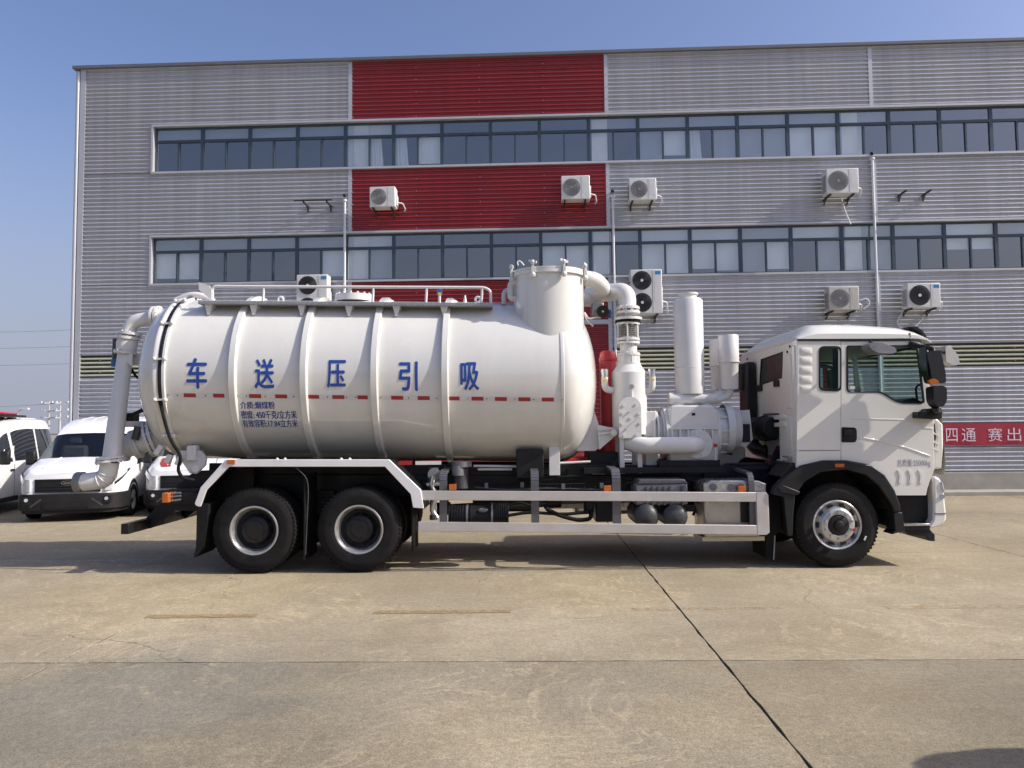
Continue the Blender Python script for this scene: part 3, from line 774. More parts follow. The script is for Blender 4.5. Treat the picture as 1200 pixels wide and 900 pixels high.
def make_van(lab, group=None):
    r = empty('parked_van', (0, 0, 0)); tag(r, lab, 'van', group)
    xs = sorted({s[0] for s in ST} | {1.72-0.1*k for k in range(1, 8)} | {2.2, 2.5, -0.9, -1.6}, reverse=True)
    rings = [vring(vstation(x)) for x in xs]; n = len(rings[0])
    body = MB(); gl = MB()
    vs = [p for rg in rings for p in rg]
    fb, fg = [], []
    for i in range(len(xs)-1):
        for k in range(n-1):
            f = (i*n+k, i*n+k+1, (i+1)*n+k+1, (i+1)*n+k)
            if xs[i] <= 1.721 and xs[i+1] >= 0.919 and 5 <= k <= n-7: fg.append(f)
            else: fb.append(f)
    fb.append(tuple(range(n))); fb.append(tuple(range((len(xs)-1)*n, len(xs)*n)))
    body.add(vs, fb); gl.add(vs, fg)
    # only keep the used vertices of the windscreen
    used = sorted({i for f in fg for i in f}); mp = {i: j for j, i in enumerate(used)}
    gl = MB().add([vs[i] for i in used], [tuple(mp[i] for i in f) for f in fg])
    bo = body.build('body', VANW, r, True, ang=30)
    gl.build('windscreen', VGLASS, r, True)
    rib = MB()
    for y in (-0.5, -0.25, 0, 0.25, 0.5):
        rib.tube([(0.35, y, 2.02-0.05*abs(y)), (0.0, y, 2.115-0.04*abs(y)), (-0.6, y, 2.17-0.04*abs(y)), (-2.3, y, 2.175-0.04*abs(y))], 0.014, 6)
    rib.build('roof_rib', VANW, r, True)
    # interior
    MB().box(0.6, 0.62, -0.78, 0.78, 0.3, 1.72).build('bulkhead', DASH, r, True)
    MB().prism([(0.62, 0.9), (1.7, 1.0), (1.62, 1.17), (1.2, 1.12), (0.62, 0.92)], -0.84, 0.84, 'y').build('dashboard', DASH, r, True)
    for y in (-0.42, 0.42):
        s = MB(); s.box(0.72, 0.92, y-0.25, y+0.25, 0.95, 1.50); s.build('seat', SEAT, r, True, bev=0.06)
        MB().box(0.74, 0.86, y-0.13, y+0.13, 1.53, 1.72).build('headrest', SEAT, r, True, bev=0.05)
    n_ = 20; m = MB(); m.tube([(1.1+0.06*math.sin(2*math.pi*t/n_), 0.42+0.19*math.cos(2*math.pi*t/n_), 1.26+0.17*math.sin(2*math.pi*t/n_)) for t in range(n_+1)], 0.018, 6, False)
    m.build('steering_wheel', MGREY, r, True)
    MB().box(1.45, 1.6, -0.55, -0.2, 1.165, 1.175).build('paper', BLIND, r, True)
    # side glass
    for s in (1, -1):
        for x0, x1, t0, t1, slant in ((1.40, 0.35, 0.05, 0.90, 1), (0.22, -1.15, 0.06, 0.86, 0), (-1.25, -2.4, 0.06, 0.86, 0)):
            m = MB(); N, T = 8, 6; vs = []
            for i in range(N+1):
                for k in range(T+1):
                    t = t0+(t1-t0)*k/T; x = x0+(x1-x0)*i/N
                    if slant: x = (x0-(x0-0.78)*k/T) + ((x1)-(x0-(x0-0.78)*k/T))*i/N
                    vs.append(vside(x, t, s))
            m.add(vs, [(i*(T+1)+k, i*(T+1)+k+1, (i+1)*(T+1)+k+1, (i+1)*(T+1)+k) for i in range(N) for k in range(T)])
            m.build('side_window', DASHG, r, True)
        MB().box(0.28, 0.286, s*1.0, s*1.006, 0.3, 1.08).build('door_seam', BLACK, r, True)
        MB().box(0.34, 0.52, s*1.0, s*1.03, 0.93, 0.975).build('door_handle', PLAST, r, True, bev=0.008)
        MB().box(-2.3, 1.2, s*0.99, s*1.012, 0.25, 0.36).build('sill_trim', PLAST, r, True, bev=0.006)
        mm = MB(); mm.box(1.18, 1.32, s*1.06, s*1.26, 1.10, 1.40); mo = mm.build('mirror', PLAST, r, True, bev=0.04)
        MB().bar((1.25, s*0.96, 1.12), (1.25, s*1.1, 1.18), 0.05, 0.06).build('mirror_arm', PLAST, r, True)
        def lamp(name, i0, i1, d0, d1, off, m):
            hl = MB(); N = 8; vs = []
            for i in range(N+1):
                x = i0+(i1-i0)*i/N; st = vstation(x); w = st[1]; q = i/N
                zt = st[3]+0.03+q*0.03; zl = zt-(d0+(d1-d0)*q)
                vs += [(x+off, s*(w*0.995+off), zl), (x+off, s*(w*0.99+off), (zl+zt)/2), (x+off, s*(w*0.985+off), zt)]
            hl.add(vs, [(3*i+k, 3*i+k+1, 3*i+k+4, 3*i+k+3) for i in range(N) for k in range(2)])
            return hl.build(name, m, r, True)
        lamp('headlight_bezel', 2.63, 1.98, 0.20, 0.03, 0.010, DASHG)
        lamp('headlight', 2.60, 2.15, 0.12, 0.05, 0.016, LAMP)
        MB().prism([(2.56, s*0.70), (2.67, s*0.68), (2.655, s*0.76), (2.60, s*0.83)], 0.60, 0.86, 'z').build('daytime_lamp', LAMP, r, True, bev=0.01)
    bp = [(1.98, 1.0), (2.0, 1.02), (2.38, 0.985), (2.60, 0.88), (2.70, 0.70), (2.73, 0.35), (2.735, 0)]
    poly = bp + [(x, -y) for x, y in reversed(bp[:-1])]
    MB().prism(poly, 0.24, 0.56, 'z').build('bumper', PLAST, r, True, bev=0.02)
    MB().prism([(x-0.06, y*0.96) for x, y in poly], 0.17, 0.24, 'z').build('chin_spoiler', BLACK, r, True)
    for s in (1, -1):
        MB().prism([(s*0.50, 0.30), (s*0.80, 0.36), (s*0.84, 0.52), (s*0.62, 0.50)], 2.58, 2.705, 'x').build('fog_lamp_recess', BLACK, r, True, bev=0.01)
        MB().cyl((2.68, s*0.73, 0.45), (2.715, s*0.73, 0.45), 0.035, 14).build('fog_lamp', LAMP, r, True)
        MB().bar((2.722, s*0.46, 0.46), (2.700, s*0.66, 0.31), 0.012, 0.035).build('bumper_trim', DGREY, r, True)
        MB().bar((1.66, s*0.05, 1.262), (1.50, s*0.62, 1.37), 0.02, 0.012).build('wiper', BLACK, r, True)
        MB().tube([(1.70, s*0.42, 1.262), (2.2, s*0.48, 1.165), (2.5, s*0.50, 1.075)], 0.010, 6).build('bonnet_crease', VANW, r, True)
    MB().box(2.68, 2.742, -0.42, 0.42, 0.28, 0.40).build('air_intake', BLACK, r, True)
    gp = [(2.5, 0.66), (2.658, 0.60), (2.675, 0.3), (2.68, 0)]
    gpoly = gp + [(x, -y) for x, y in reversed(gp[:-1])]
    gr_ = MB().prism(gpoly, 0.59, 0.855, 'z').build('grille', BLACK, r, True)
    for z in (0.64, 0.70, 0.83):
        MB().prism([(x+0.012, y*0.98) for x, y in gpoly], z, z+0.025, 'z').build('grille_bar', PLAST, gr_, True)
    n_ = 24; m = MB(); m.tube([(2.692, 0.11*math.cos(2*math.pi*t/n_), 0.775+0.042*math.sin(2*math.pi*t/n_)) for t in range(n_+1)], 0.006, 6, False)
    m.bar((2.694, -0.07, 0.775), (2.694, 0.07, 0.775), 0.006, 0.014); m.build('emblem', CHROME, gr_, True)
    # wheels
    for x in (1.72, -1.62):
        for s in (1, -1):
            c = Vector((x, s*0.80, 0.34)); d = Vector((0, s, 0))
            a = MB(); N = 24; vs = []
            for i in range(N+1):
                t = -0.35 + (math.pi+0.7)*i/N
                for q in (0.345, 0.43): vs.append((x+q*math.cos(t), s*1.003, max(0.22, 0.36+q*math.sin(t))))
            a.add(vs, [(2*i, 2*i+1, 2*i+3, 2*i+2) for i in range(N)])
            a.build('wheel_arch', BLACK, r, True)
            hub = MB().cyl(c+d*0.1, c+d*0.185, 0.075, 14).build('wheel', DGREY, r, True)
            MB().lathe([(0.0, 0.2), (0.0, 0.3), (0.02, 0.335), (0.06, 0.345), (0.16, 0.345), (0.205, 0.33), (0.215, 0.29), (0.21, 0.225), (0.19, 0.21)], c, d, 36).build('tyre', RUBBER, hub, True)
            rm = MB().lathe([(0.19, 0.215), (0.205, 0.212), (0.19, 0.195), (0.15, 0.18), (0.16, 0.13), (0.175, 0.07), (0.175, 0.0)], c, d, 30)
            u, w = frame_for(d)
            for k in range(12):
                t = 2*math.pi*k/12; q = c + d*0.155 + (u*math.cos(t)+w*math.sin(t))*0.155
                rm.cyl(q, q+d*0.012, 0.016, 6)
            rm.build('rim', RIM, hub, True)
    return r
DASHG = mat('tinted_side_glass', (0.012, 0.014, 0.016), 0.05, coat=0.6, var=0.1)
van = make_van('white van with black bumper parked behind the tanker, seen head on', 'vans parked behind the tanker')
def place(o, x, y, h):
    o.matrix_basis = Matrix.Translation(Vector((x, y, 0))) @ Matrix.Rotation(h, 4, 'Z')
HEAD = math.atan2(-0.975, 0.22)
hx, hy = math.cos(HEAD), math.sin(HEAD)
def park(o, fx, fy): place(o, fx-2.7*hx, fy-2.7*hy, HEAD)   # by the middle of the front bumper
park(van, -8.95, 15.6)
v1 = copy_tree(van); v1['label'] = 'leftmost white van, cut by the picture edge, with a red light bar on its roof'
park(v1, -11.85, 15.2)
lb = MB().box(-1.05, 0.55, -0.75, 0.75, 2.17, 2.22).build('light_bar_base', BLACK, v1, True, bev=0.02)
MB().box(-0.95, 0.35, -0.6, 0.6, 2.222, 2.29).build('light_bar', REDL, v1, True, bev=0.03)
v2 = copy_tree(van); v2['label'] = 'white van with red marking on its bonnet, half hidden behind the tanker rear'
park(v2, -6.85, 16.5)
m = MB()
vs = []
for i in range(7):
    x = 2.55-0.10*i
    st = vstation(x)
    vs += [(x, -st[6]*0.55, st[5]+0.008), (x, -st[6]*0.80, st[5]-0.006)]
m.add(vs, [(2*i, 2*i+1, 2*i+3, 2*i+2) for i in range(6)]); m.build('red_stripe', REDL, v2, True)
v3 = copy_tree(van); v3['label'] = 'white van standing right of the photographer, outside the picture'
place(v3, 7.3, 2.97, 0.0)
# ================================================================== TRUCK
TY, YN, YF = 10.95, 9.72, 12.18          # centre line, near side, far side
truck = empty('vacuum_tanker_truck', (0.6, TY, 0))
tag(truck, 'white six wheel suction tanker truck parked side on in front of the factory', 'tanker truck')
def P(name, m, mt, parent=truck, **k): return m.build(name, mt, parent, **k)
def far(y): return 2*TY - y

# ---- tank: nose-down by about one degree, axis height zc(x)
TR, TX0, TX1, PITCHT = 1.12, -4.47, 0.66, 0.0192
def zc(x): return 2.44 - PITCHT*(x+0.11)
def tilt(m):
    for p in m.v: p.z -= PITCHT*(p.x+0.11)
    return m
def tank_uv(px, py, r=TR):
    X = at(px, py, TY-r).x; d = ray(px, py)
    for _ in range(4):
        z0 = zc(X); a = d.y**2+d.z**2; oy, oz = EYE.y-TY, EYE.z-z0
        b = oy*d.y+oz*d.z; c = oy*oy+oz*oz-r*r
        disc = b*b-a*c
        t = (-b-math.sqrt(max(disc, 0)))/a; q = EYE+d*t; X = q.x
    return X, math.atan2(q.z-zc(X), TY-q.y)
def on_tank(x, ph, off=0.0): return Vector((x, TY-(TR+off)*math.cos(ph), zc(x)+(TR+off)*math.sin(ph)))
ax = Vector((1, 0, 0))
prof = [(TX0, TR)] + [(TX0+(TX1-TX0)*k/12, TR) for k in range(1, 12)] + [(TX1, TR)]
HD = 0.52
for k in range(1, 19):
    a = math.pi/2*k/18; prof.append((TX1+HD*math.sin(a), max(TR*math.cos(a)**0.92, 0.002)))
tank = P('tank', tilt(MB().lathe(prof, (0, TY, 2.44), ax, 112)), PAINT, ang=50)
bk = [(TX0-0.002, TR-0.05)] + [(TX0-0.002, 0.01)]
for X in (-3.56, -2.655, -1.755, -0.855):
    P('rib', tilt(MB().lathe([(X-0.052, TR-0.01), (X-0.045, TR+0.048), (X-0.036, TR+0.056), (X+0.036, TR+0.056), (X+0.045, TR+0.048), (X+0.052, TR-0.01)], (0, TY, 2.44), ax, 112)), PAINT, tank, ang=25)
P('weld_seam', tilt(MB().lathe([(TX1-0.035, TR-0.004), (TX1-0.03, TR+0.009), (TX1+0.005, TR+0.010), (TX1+0.012, TR-0.004)], (0, TY, 2.44), ax, 112)), PAINT, tank)
# big blue characters
def tank_text(s, x0, x1, y0, y1, m, bold, name, n=14):
    v, fcs = glyphs(s)
    a, p1 = tank_uv(x0, y0); b, _ = tank_uv(x1, y0); _, p0 = tank_uv(x0, y1); _, p2 = tank_uv(x1, y1); _, p3 = tank_uv(x1, y0)
    v, fcs = sliced(v, fcs, n)
    mb = MB()
    for k, (dx, dy) in enumerate(((0, 0), (bold, 0), (-bold, 0), (0, bold*0.6), (0, -bold*0.6)) if bold else ((0, 0),)):
        mb.add([on_tank(a+(b-a)*(u+dx), (p0+(p2-p0)*u)*(1-w-dy)+(p1+(p3-p1)*u)*(w+dy), 0.004+k*0.0003) for u, w in v], fcs)
    P(name, mb, m, tank, smooth=False)
for ch, x0, x1, y0, y1 in (('车', 220, 243, 420, 455), ('送', 299.5, 321.5, 421, 455), ('压', 384, 405, 422.5, 454), ('引', 468, 489, 424, 457.5), ('吸', 540, 561, 425, 457)):
    tank_text(ch, x0, x1, y0, y1, BLUE, 0.03, 'character')
tank_text('介质:烟煤粉', 281, 321.5, 470.5, 479, BLUE2, 0.005, 'text_line', 6)
tank_text('密度: 450千克/立方米', 282, 347, 481, 490.5, BLUE2, 0.004, 'text_line', 6)
tank_text('有效容积:17.84立方米', 283.5, 348, 491.5, 500.5, BLUE2, 0.002, 'text_line', 6)
# reflective tape
def tape(x0, x1, m, half=2.3):
    yc = 463.2 + (x0-220)*0.0118
    a, ph = tank_uv(x0, yc); b, ph2 = tank_uv(x1, yc+(x1-x0)*0.0118); h = half*0.0104/TR
    mb = MB(); vs = []
    for i in range(4):
        w = -h+2*h*i/3
        vs += [on_tank(a, ph+w, 0.003), on_tank(b, ph2+w, 0.003)]
    mb.add(vs, [(2*i, 2*i+1, 2*i+3, 2*i+2) for i in range(3)]); P('reflective_tape', mb, m, tank, smooth=False)
    return (a+b)/2, ph
edges = [(195, 263), (276, 347), (360, 431), (444, 516), (524.5, 661)]
for (a, b), reds in zip(edges, ([215.5, 250], [292, 322.5], [360, 389.5, 419], [458.5, 489.5], [524.5, 552.5, 580, 607.5, 635])):
    x = a
    for q in reds + [b+99]:
        if q - x > 3: tape(x+0.4, min(q, b)-0.4, TAPEW, 2.0)
        if q < b: tape(q, min(q+14, b), TAPER, 2.4)
        x = q+14
        if x > b: break
    dm = MB()
    x = a+2
    while x < b:
        if not any(q-2 < x < q+16 for q in reds):
            X, ph = tank_uv(x, 463.2+(x-220)*0.0118); c = on_tank(X, ph, 0.004); c2 = on_tank(X, ph, 0.009); dm.cyl(c, c2, 0.008, 6)
        x += 11
    P('tape_rivet', dm, DGREY, tank)['kind'] = 'stuff'

# ---- rear door
dp = [(0.0, 1.135), (-0.05, 1.155), (-0.075, 1.15), (-0.09, 1.12)]
for k in range(1, 19):
    a = math.pi/2*k/18; dp.append((-0.09-0.47*math.sin(a), max(1.10*math.cos(a)**0.95, 0.002)))
door = P('rear_door', tilt(MB().lathe([(TX0-0.03+t, r) for t, r in dp], (0, TY, 2.44), ax, 112)), PAINT, ang=50)
P('gasket', tilt(MB().lathe([(TX0-0.035, 1.10), (TX0-0.035, 1.150), (TX0-0.004, 1.152), (TX0+0.010, 1.125)], (0, TY, 2.44), ax, 112)), BLACK, door)
P('tank_flange', tilt(MB().lathe([(TX0+0.01, 1.11), (TX0+0.012, 1.15), (TX0+0.045, 1.15), (TX0+0.05, 1.11)], (0, TY, 2.44), ax, 112)), PAINT, tank)
for k in range(14):
    a = 2*math.pi*(k+0.35)/14; y, z = TY-1.165*math.cos(a), 2.44+1.165*math.sin(a)
    m = MB(); m.bar((TX0-0.08, y, z), (TX0+0.07, y, z), 0.022, 0.025); m.ball((TX0+0.06, y-0.015*math.cos(a), z+0.015*math.sin(a)), 0.032, 10); m.ball((TX0-0.075, y-0.012*math.cos(a), z+0.012*math.sin(a)), 0.026, 10)
    P('clamp', tilt(m), PAINT2, door)
# hinge at the top and cable down the rim
P('hinge_arm', MB().tube(bend([at(207, 352, 10.75), at(222, 345.5, 10.75), at(236, 346, 10.75), at(250, 353, 10.75)], 0.12), 0.045, 10), PAINT2, door)
P('hinge_arm', MB().tube(bend([at(212, 353, 11.2), at(224, 347, 11.2), at(238, 347.5, 11.2), at(252, 354, 11.2)], 0.12), 0.04, 10), PAINT2, door)
# tail pipes ---------------------------------------------------------
sy = 10.55
m = MB()
m.tube(bend([at(205, 371, sy), at(183, 372, sy), at(153, 377, sy), at(149.5, 400, sy)], 0.30, 10), 0.095, 20)
sp = P('suction_pipe', m, PAINT2)
for x, y, d in ((186, 372, (1, 0, 0)), (181.5, 372.5, (1, 0, 0))):
    P('flange', MB().flange(at(x, y, sy), d, 0.16, 0.035), PAINT2, sp)
for x, y in ((152.5, 391), (150, 396)):
    P('flange', MB().flange(at(x, y, sy), (0.12, 0, 1), 0.155, 0.035), PAINT2, sp)
P('valve_body', MB().tube([at(150, 397, sy), at(149, 403, sy), at(147.5, 411, sy)], [0.125, 0.14, 0.125], 20), PAINT2, sp)
P('flange', MB().flange(at(147, 413, sy), (0.12, 0, 1), 0.15, 0.035), PAINT2, sp)
P('pneumatic_actuator', MB().cyl(at(137, 397, sy+0.1), at(136, 430, sy+0.1), 0.055, 14), DGREY, sp)
P('actuator_cap', MB().cyl(at(136, 421, sy+0.1), at(135.5, 430, sy+0.1), 0.062, 14), BLUEV, sp)
P('down_pipe', MB().cyl(at(147, 413, sy), at(131, 538, 10.25), 0.098, 22, 0.118), PAINT2, sp)
P('gusset', MB().prism([XZ(141, 417, 10.5), XZ(157, 415, 10.5), XZ(157, 430, 10.5)], 10.45, 10.47), PAINT2, sp)
P('stay_plate', MB().prism([XZ(156, 416, 10.6), XZ(176, 412, 10.6), XZ(172, 432, 10.6), XZ(164, 427, 10.6), XZ(155, 427, 10.6)], 10.60, 10.64), PAINT2, sp)
P('stay_bar', MB().bar(at(140, 497, 10.4), at(180, 497, 10.7), 0.06, 0.08), PAINT2, sp)
P('hose', MB().tube(bend([at(154, 432, 10.6), at(158, 440, 10.6), at(170, 449, 10.6)], 0.15), 0.018, 8), RUBBER, sp)
ly = 10.25
P('flange', MB().flange(at(129.5, 540.5, ly), (-0.12, 0, 1), 0.185, 0.03, 8), PAINT2, sp)
P('flange', MB().flange(at(129, 537, ly), (-0.12, 0, 1), 0.175, 0.03, 8), PAINT2, sp)
el = bend([at(129, 541, ly), at(125, 562, ly), at(98, 565, ly)], 0.34, 10)
P('outlet_elbow', MB().tube(el, 0.118, 22), PAINT2, sp)
for i in (3, 6, 9):
    P('weld_ring', MB().lathe([(-0.008, 0.119), (0, 0.126), (0.008, 0.119)], el[i], el[i+1]-el[i-1], 22), PAINT2, sp)
P('outlet_collar', MB().cyl(at(98, 565, ly), at(90, 565, ly), 0.135, 22), MGREY, sp)
P('outlet_bore', MB().cyl(at(90, 565, ly), at(89.7, 565, ly), 0.11, 22), BLACK, sp)
# discharge outlet low on the door
dpth = bend([at(206, 506, 10.7), at(186, 512, 10.7), at(141, 527, 10.55)], 0.2)
m = MB(); m.tube([at(206, 505, 10.7), at(176, 515, 10.65)], 0.20, 26); dis = P('discharge_pipe', m, PAINT2)
P('pipe_section', MB().tube([at(176, 515, 10.65), at(146, 524, 10.6)], 0.15, 24), PAINT2, dis)
dd = (at(141, 527, 10.55)-at(206, 506, 10.7))
for x, y, r in ((180, 513.5, 0.25), (175, 515, 0.25), (161, 520, 0.20), (157.5, 521, 0.20), (145, 525, 0.19)):
    P('flange', MB().flange(at(x, y, 10.64), dd, r, 0.035, 10), PAINT2, dis)
P('hand_lever', MB().bar(at(150, 489, 10.5), at(172, 478, 10.5), 0.03, 0.05), BLACK, dis)
P('actuator', MB().box(at(148, 485, 10.7).x, at(160, 485, 10.7).x, 10.6, 10.8, at(150, 497, 10.7).z, at(150, 484, 10.7).z), BLACK, dis, bev=0.02)
P('valve_spring', MB().cyl(at(158, 515, 10.45), at(162, 500, 10.45), 0.05, 12), DGREY, dis)
for (x0, y0, x1, y1) in ((183, 533, 190, 522), (196, 543, 200, 533), (208, 545, 212, 536)):
    P('door_catch', MB().bar(at(x0, y0, 10.2), at(x1, y1, 10.2), 0.08, 0.07), PAINT2, dis, bev=0.01)
P('cable', MB().tube(bend([at(187, 470, 9.86), at(199, 515, 9.86), at(213, 535, 9.8), at(208, 550, 9.85), at(213, 560, 9.9), at(228, 563, 9.95)], 0.12), 0.022, 8), RUBBER, dis)

# ---- walkway on the tank
wy0, wy1 = 10.11, 10.52
a, b = at(232, 354, wy0), at(577, 357, wy0)
m = MB(); m.bar((a.x, (wy0+wy1)/2, a.z), (b.x, (wy0+wy1)/2, b.z), wy1-wy0, 0.045); walk = P('walkway', m, TREAD)
tm = MB()
for k in range(120):
    q = a.lerp(b, (k+0.5)/120); tm.bar((q.x-0.010, wy0-0.003, q.z-0.012), (q.x+0.010, wy0-0.003, q.z+0.012), 0.006, 0.008)
P('tread_pattern', tm, STEEL, walk, smooth=False)['kind'] = 'stuff'
for x in (243, 296, 352.5, 408, 464, 520):
    c = at(x, 355, wy0); c = a.lerp(b, (c.x-a.x)/(b.x-a.x))
    P('bracket', MB().prism([(c.x-0.05, c.z-0.023), (c.x+0.05, c.z-0.023), (c.x+0.012, c.z-0.16), (c.x-0.012, c.z-0.16)], wy0+0.03, wy0+0.30), PAINT2, walk)
ry = 10.22
def rail_pt(x, y): return at(x, y, ry)
rp = bend([rail_pt(249, 355), rail_pt(249, 335.5), rail_pt(568, 337), rail_pt(575, 341), rail_pt(575, 356)], 0.06)
P('handrail', MB().tube(rp, 0.020, 10), PAINT2, walk)
for x, t in ((309, 337.5), (437.5, 337.5), (500, 337.5), (565, 338)):
    P('handrail_post', MB().cyl(rail_pt(x, t), rail_pt(x-1, 356), 0.018, 10), PAINT2, walk)
P('folding_plate', MB().prism([XZ(234, 331, ry), XZ(246, 335, ry), XZ(249, 340, ry), XZ(248, 354, ry), XZ(246, 350, ry), XZ(234, 340, ry)], ry-0.03, ry+0.0), PAINT2, walk)
# fittings along the tank top
top = P('manhole', MB().cyl(at(415, 354, TY), at(415, 346.5, TY), 0.27, 32), PAINT2, tank)
for k in range(16):
    t = 2*math.pi*k/16; c = at(415, 347.5, TY)+Vector((0.25*math.cos(t), 0.25*math.sin(t), 0.0))
    m_ = MB().cyl(c-Vector((0,0,.04)), c+Vector((0,0,0.035)), 0.018, 8); P('manhole_bolt', m_, PAINT2, tank)
for x in (303, 456, 530):
    P('sight_cap', MB().ball(at(x, 355, 10.8), 0.085, 16, (1, 1, 0.55)), PAINT2, tank)
for x in (329, 560):
    c = at(x, 351, 10.75); n_ = 18
    P('lifting_eye', MB().tube([(c.x+0.035*math.cos(t*2*math.pi/n_), 10.75, c.z+0.035*math.sin(t*2*math.pi/n_)) for t in range(n_+1)], 0.018, 8, False).box(c.x-0.05, c.x+0.05, 10.74, 10.76, c.z-0.12, c.z-0.035), PAINT2, tank)
m_ = MB().cyl(at(515, 356, 10.7), at(515, 345, 10.7), 0.02, 10); v_ = P('relief_valve', m_, PAINT2, tank)
P('valve_head', MB().box(at(512, 345, 10.7).x, at(518, 345, 10.7).x, 10.66, 10.74, at(515, 345, 10.7).z, at(515, 337.5, 10.7).z), BLUEV, tank)
P('valve_tag', MB().box(at(513.5, 345, 10.65).x, at(517, 345, 10.65).x, 10.64, 10.655, at(515, 345.5, 10.65).z, at(515, 343, 10.65).z), YEL, tank)
P('vent_spike', MB().cyl(at(545, 355, 10.8), at(545, 346, 10.8), 0.03, 10, 0.01), PAINT2, tank)

# ---- dome
DY = 10.45; DX = at(642.5, 330, DY).x; DR = 0.478; DZ = at(642, 314.5, DY-DR).z
dome = P('dome', MB().lathe([(2.45-DZ, DR), (-0.05, DR), (-0.045, DR+0.035), (0.0, DR+0.035)], (DX, DY, DZ), (0, 0, 1), 80), PAINT)
P('lid', MB().lathe([(0.002, DR+0.034), (0.03, DR+0.034), (0.035, DR+0.01), (0.05, DR-0.05), (0.075, DR*0.6), (0.085, 0.002)], (DX, DY, DZ), (0, 0, 1), 80), PAINT, dome)
for k in range(8):
    t = 2*math.pi*(k+0.45)/8; u = Vector((math.cos(t), math.sin(t), 0)); c = Vector((DX, DY, DZ))+u*(DR+0.055)
    w = Vector((-u.y, u.x, 0)); m = MB()
    m.bar(c-Vector((0,0,.09)), c+Vector((0,0,.03)), 0.035, 0.035)
    m.cyl(c-Vector((0,0,.02)), c+Vector((0,0,.10)), 0.014, 8); m.ball(c+Vector((0,0,.085)), 0.033, 8); m.bar(c-w*.055+Vector((0,0,.11)), c+w*.055+Vector((0,0,.08)), 0.02, 0.03); m.ball(c-Vector((0,0,.08)), 0.04, 8)
    P('clamp', m, PAINT2, dome)
P('lid_handle', MB().tube(bend([at(607, 311, 10.4), at(606, 306, 10.4), at(610, 306, 10.4), at(614, 311, 10.4)], 0.03), 0.010, 6), PAINT2, dome)
pb = bend([at(590.5, 357, 10.5), at(590.5, 340, 10.5), at(604, 338.5, 10.5)], 0.1)
P('breather_pipe', MB().tube(pb, 0.032, 12), PAINT2, dome)
P('breather_pipe', MB().tube(bend([at(605, 350, 10.3), at(598, 350, 10.3), at(598, 332, 10.3), at(606, 331, 10.3)], 0.08), 0.04, 12), PAINT2, dome)
# ---- pipe from the dome to the separator
op = P('outlet_pipe', MB().tube(bend([at(676, 326, 10.45), at(697, 327, 10.45), at(708, 338, 10.7), at(699, 345, 11.1)], 0.25, 8), 0.108, 22), PAINT2)
P('cross_pipe', MB().tube(bend([at(690, 345, 11.2), at(700, 344, 11.1), at(735, 341, 10.75), at(735, 366, 10.7)], 0.22, 10), 0.125, 24), PAINT2, op)
P('branch_pipe', MB().tube(bend([at(672, 352, 11.0), at(702, 352, 11.1), at(702, 343, 11.15)], 0.1, 8), 0.09, 20), PAINT2, op)
P('flange', MB().flange(at(686.5, 326.2, 10.45), (1, 0, 0), 0.128, 0.02, 0), PAINT2, op)
P('weld_ring', MB().lathe([(-0.01, 0.126), (0, 0.134), (0.01, 0.126)], at(712, 343, 11.0), (1, 0, 0), 24), PAINT2, op)
# valve actuator
av = P('valve_actuator', MB().box(at(693, 360, 10.8).x, at(707, 360, 10.8).x, 10.7, 10.95, at(700, 369, 10.8).z, at(700, 355.5, 10.8).z), MGREY, bev=0.02)
P('actuator_head', MB().cyl(at(706.5, 365, 10.55), at(706.5, 365, 10.75), 0.085, 24), PLAST, av)
P('actuator_hub', MB().cyl(at(706.5, 365, 10.545), at(706.5, 365, 10.56), 0.016, 12), STEEL, av)
P('actuator_cap', MB().cyl(at(713, 368, 10.75), at(716, 368, 10.75), 0.06, 12), BLUEV, av)
P('air_hose', MB().tube(bend([at(685, 367, 10.6), at(690, 374, 10.6), at(697, 372, 10.6), at(704, 372, 10.65)], 0.06), 0.014, 8), PAINT2, av)
P('air_hose', MB().tube(bend([at(685, 366, 10.65), at(688, 376, 10.65), at(695, 382, 10.7)], 0.06), 0.014, 8), PAINT2, av)

# ---- separator stack
SX = at(737, 440, 10.65).x; SY = 10.65
def zy(y, Y=SY): return at(737, y, Y).z
def stack(name, y0, y1, r, mt=PAINT2, parent=None, n=40, r1=None):
    return P(name, MB().cyl((SX, SY, zy(y0)), (SX, SY, zy(y1)), r, n, r1), mt, parent or truck)
sep = stack('separator', 509, 437, 0.237)
stack('cone', 437, 428, 0.237, parent=sep, r1=0.165)
stack('neck', 429, 417, 0.150, parent=sep)
stack('neck', 417, 395, 0.118, parent=sep)
for y, r in ((427, 0.165), (415.5, 0.16), (402, 0.158), (398, 0.158), (379.5, 0.162), (366.5, 0.17)):
    P('flange', MB().flange((SX, SY, zy(y)), (0, 0, 1), r, 0.032, 10, 0.014, 40), PAINT2, sep)
P('flange', MB().flange((SX, SY, zy(361.5)), (0, 0, 1), 0.165, 0.03, 10, 0.014, 40), PAINT2, sep)
P('flange', MB().flange((SX, SY, zy(374)), (0, 0, 1), 0.195, 0.035, 0, 0.014, 40), PAINT2, sep)
stack('rubber_gasket', 378.5, 375.5, 0.175, RUBBER, sep)
bp = []
yy0, yy1 = zy(397), zy(381)
for k in range(29):
    t = k/28; bp.append((yy0+(yy1-yy0)*t, 0.105+0.028*math.sin(2*math.pi*7*t)))
P('bellows', MB().lathe([(z, r) for z, r in bp], (SX, SY, 0), (0, 0, 1), 40), BELL, sep, ang=80)
for k in range(6):
    t = 2*math.pi*(k+0.3)/6; c = Vector((SX+0.15*math.cos(t), SY+0.15*math.sin(t), 0))
    P('tie_rod', MB().cyl(c+Vector((0, 0, zy(401))), c+Vector((0, 0, zy(377))), 0.011, 8), PAINT2, sep)
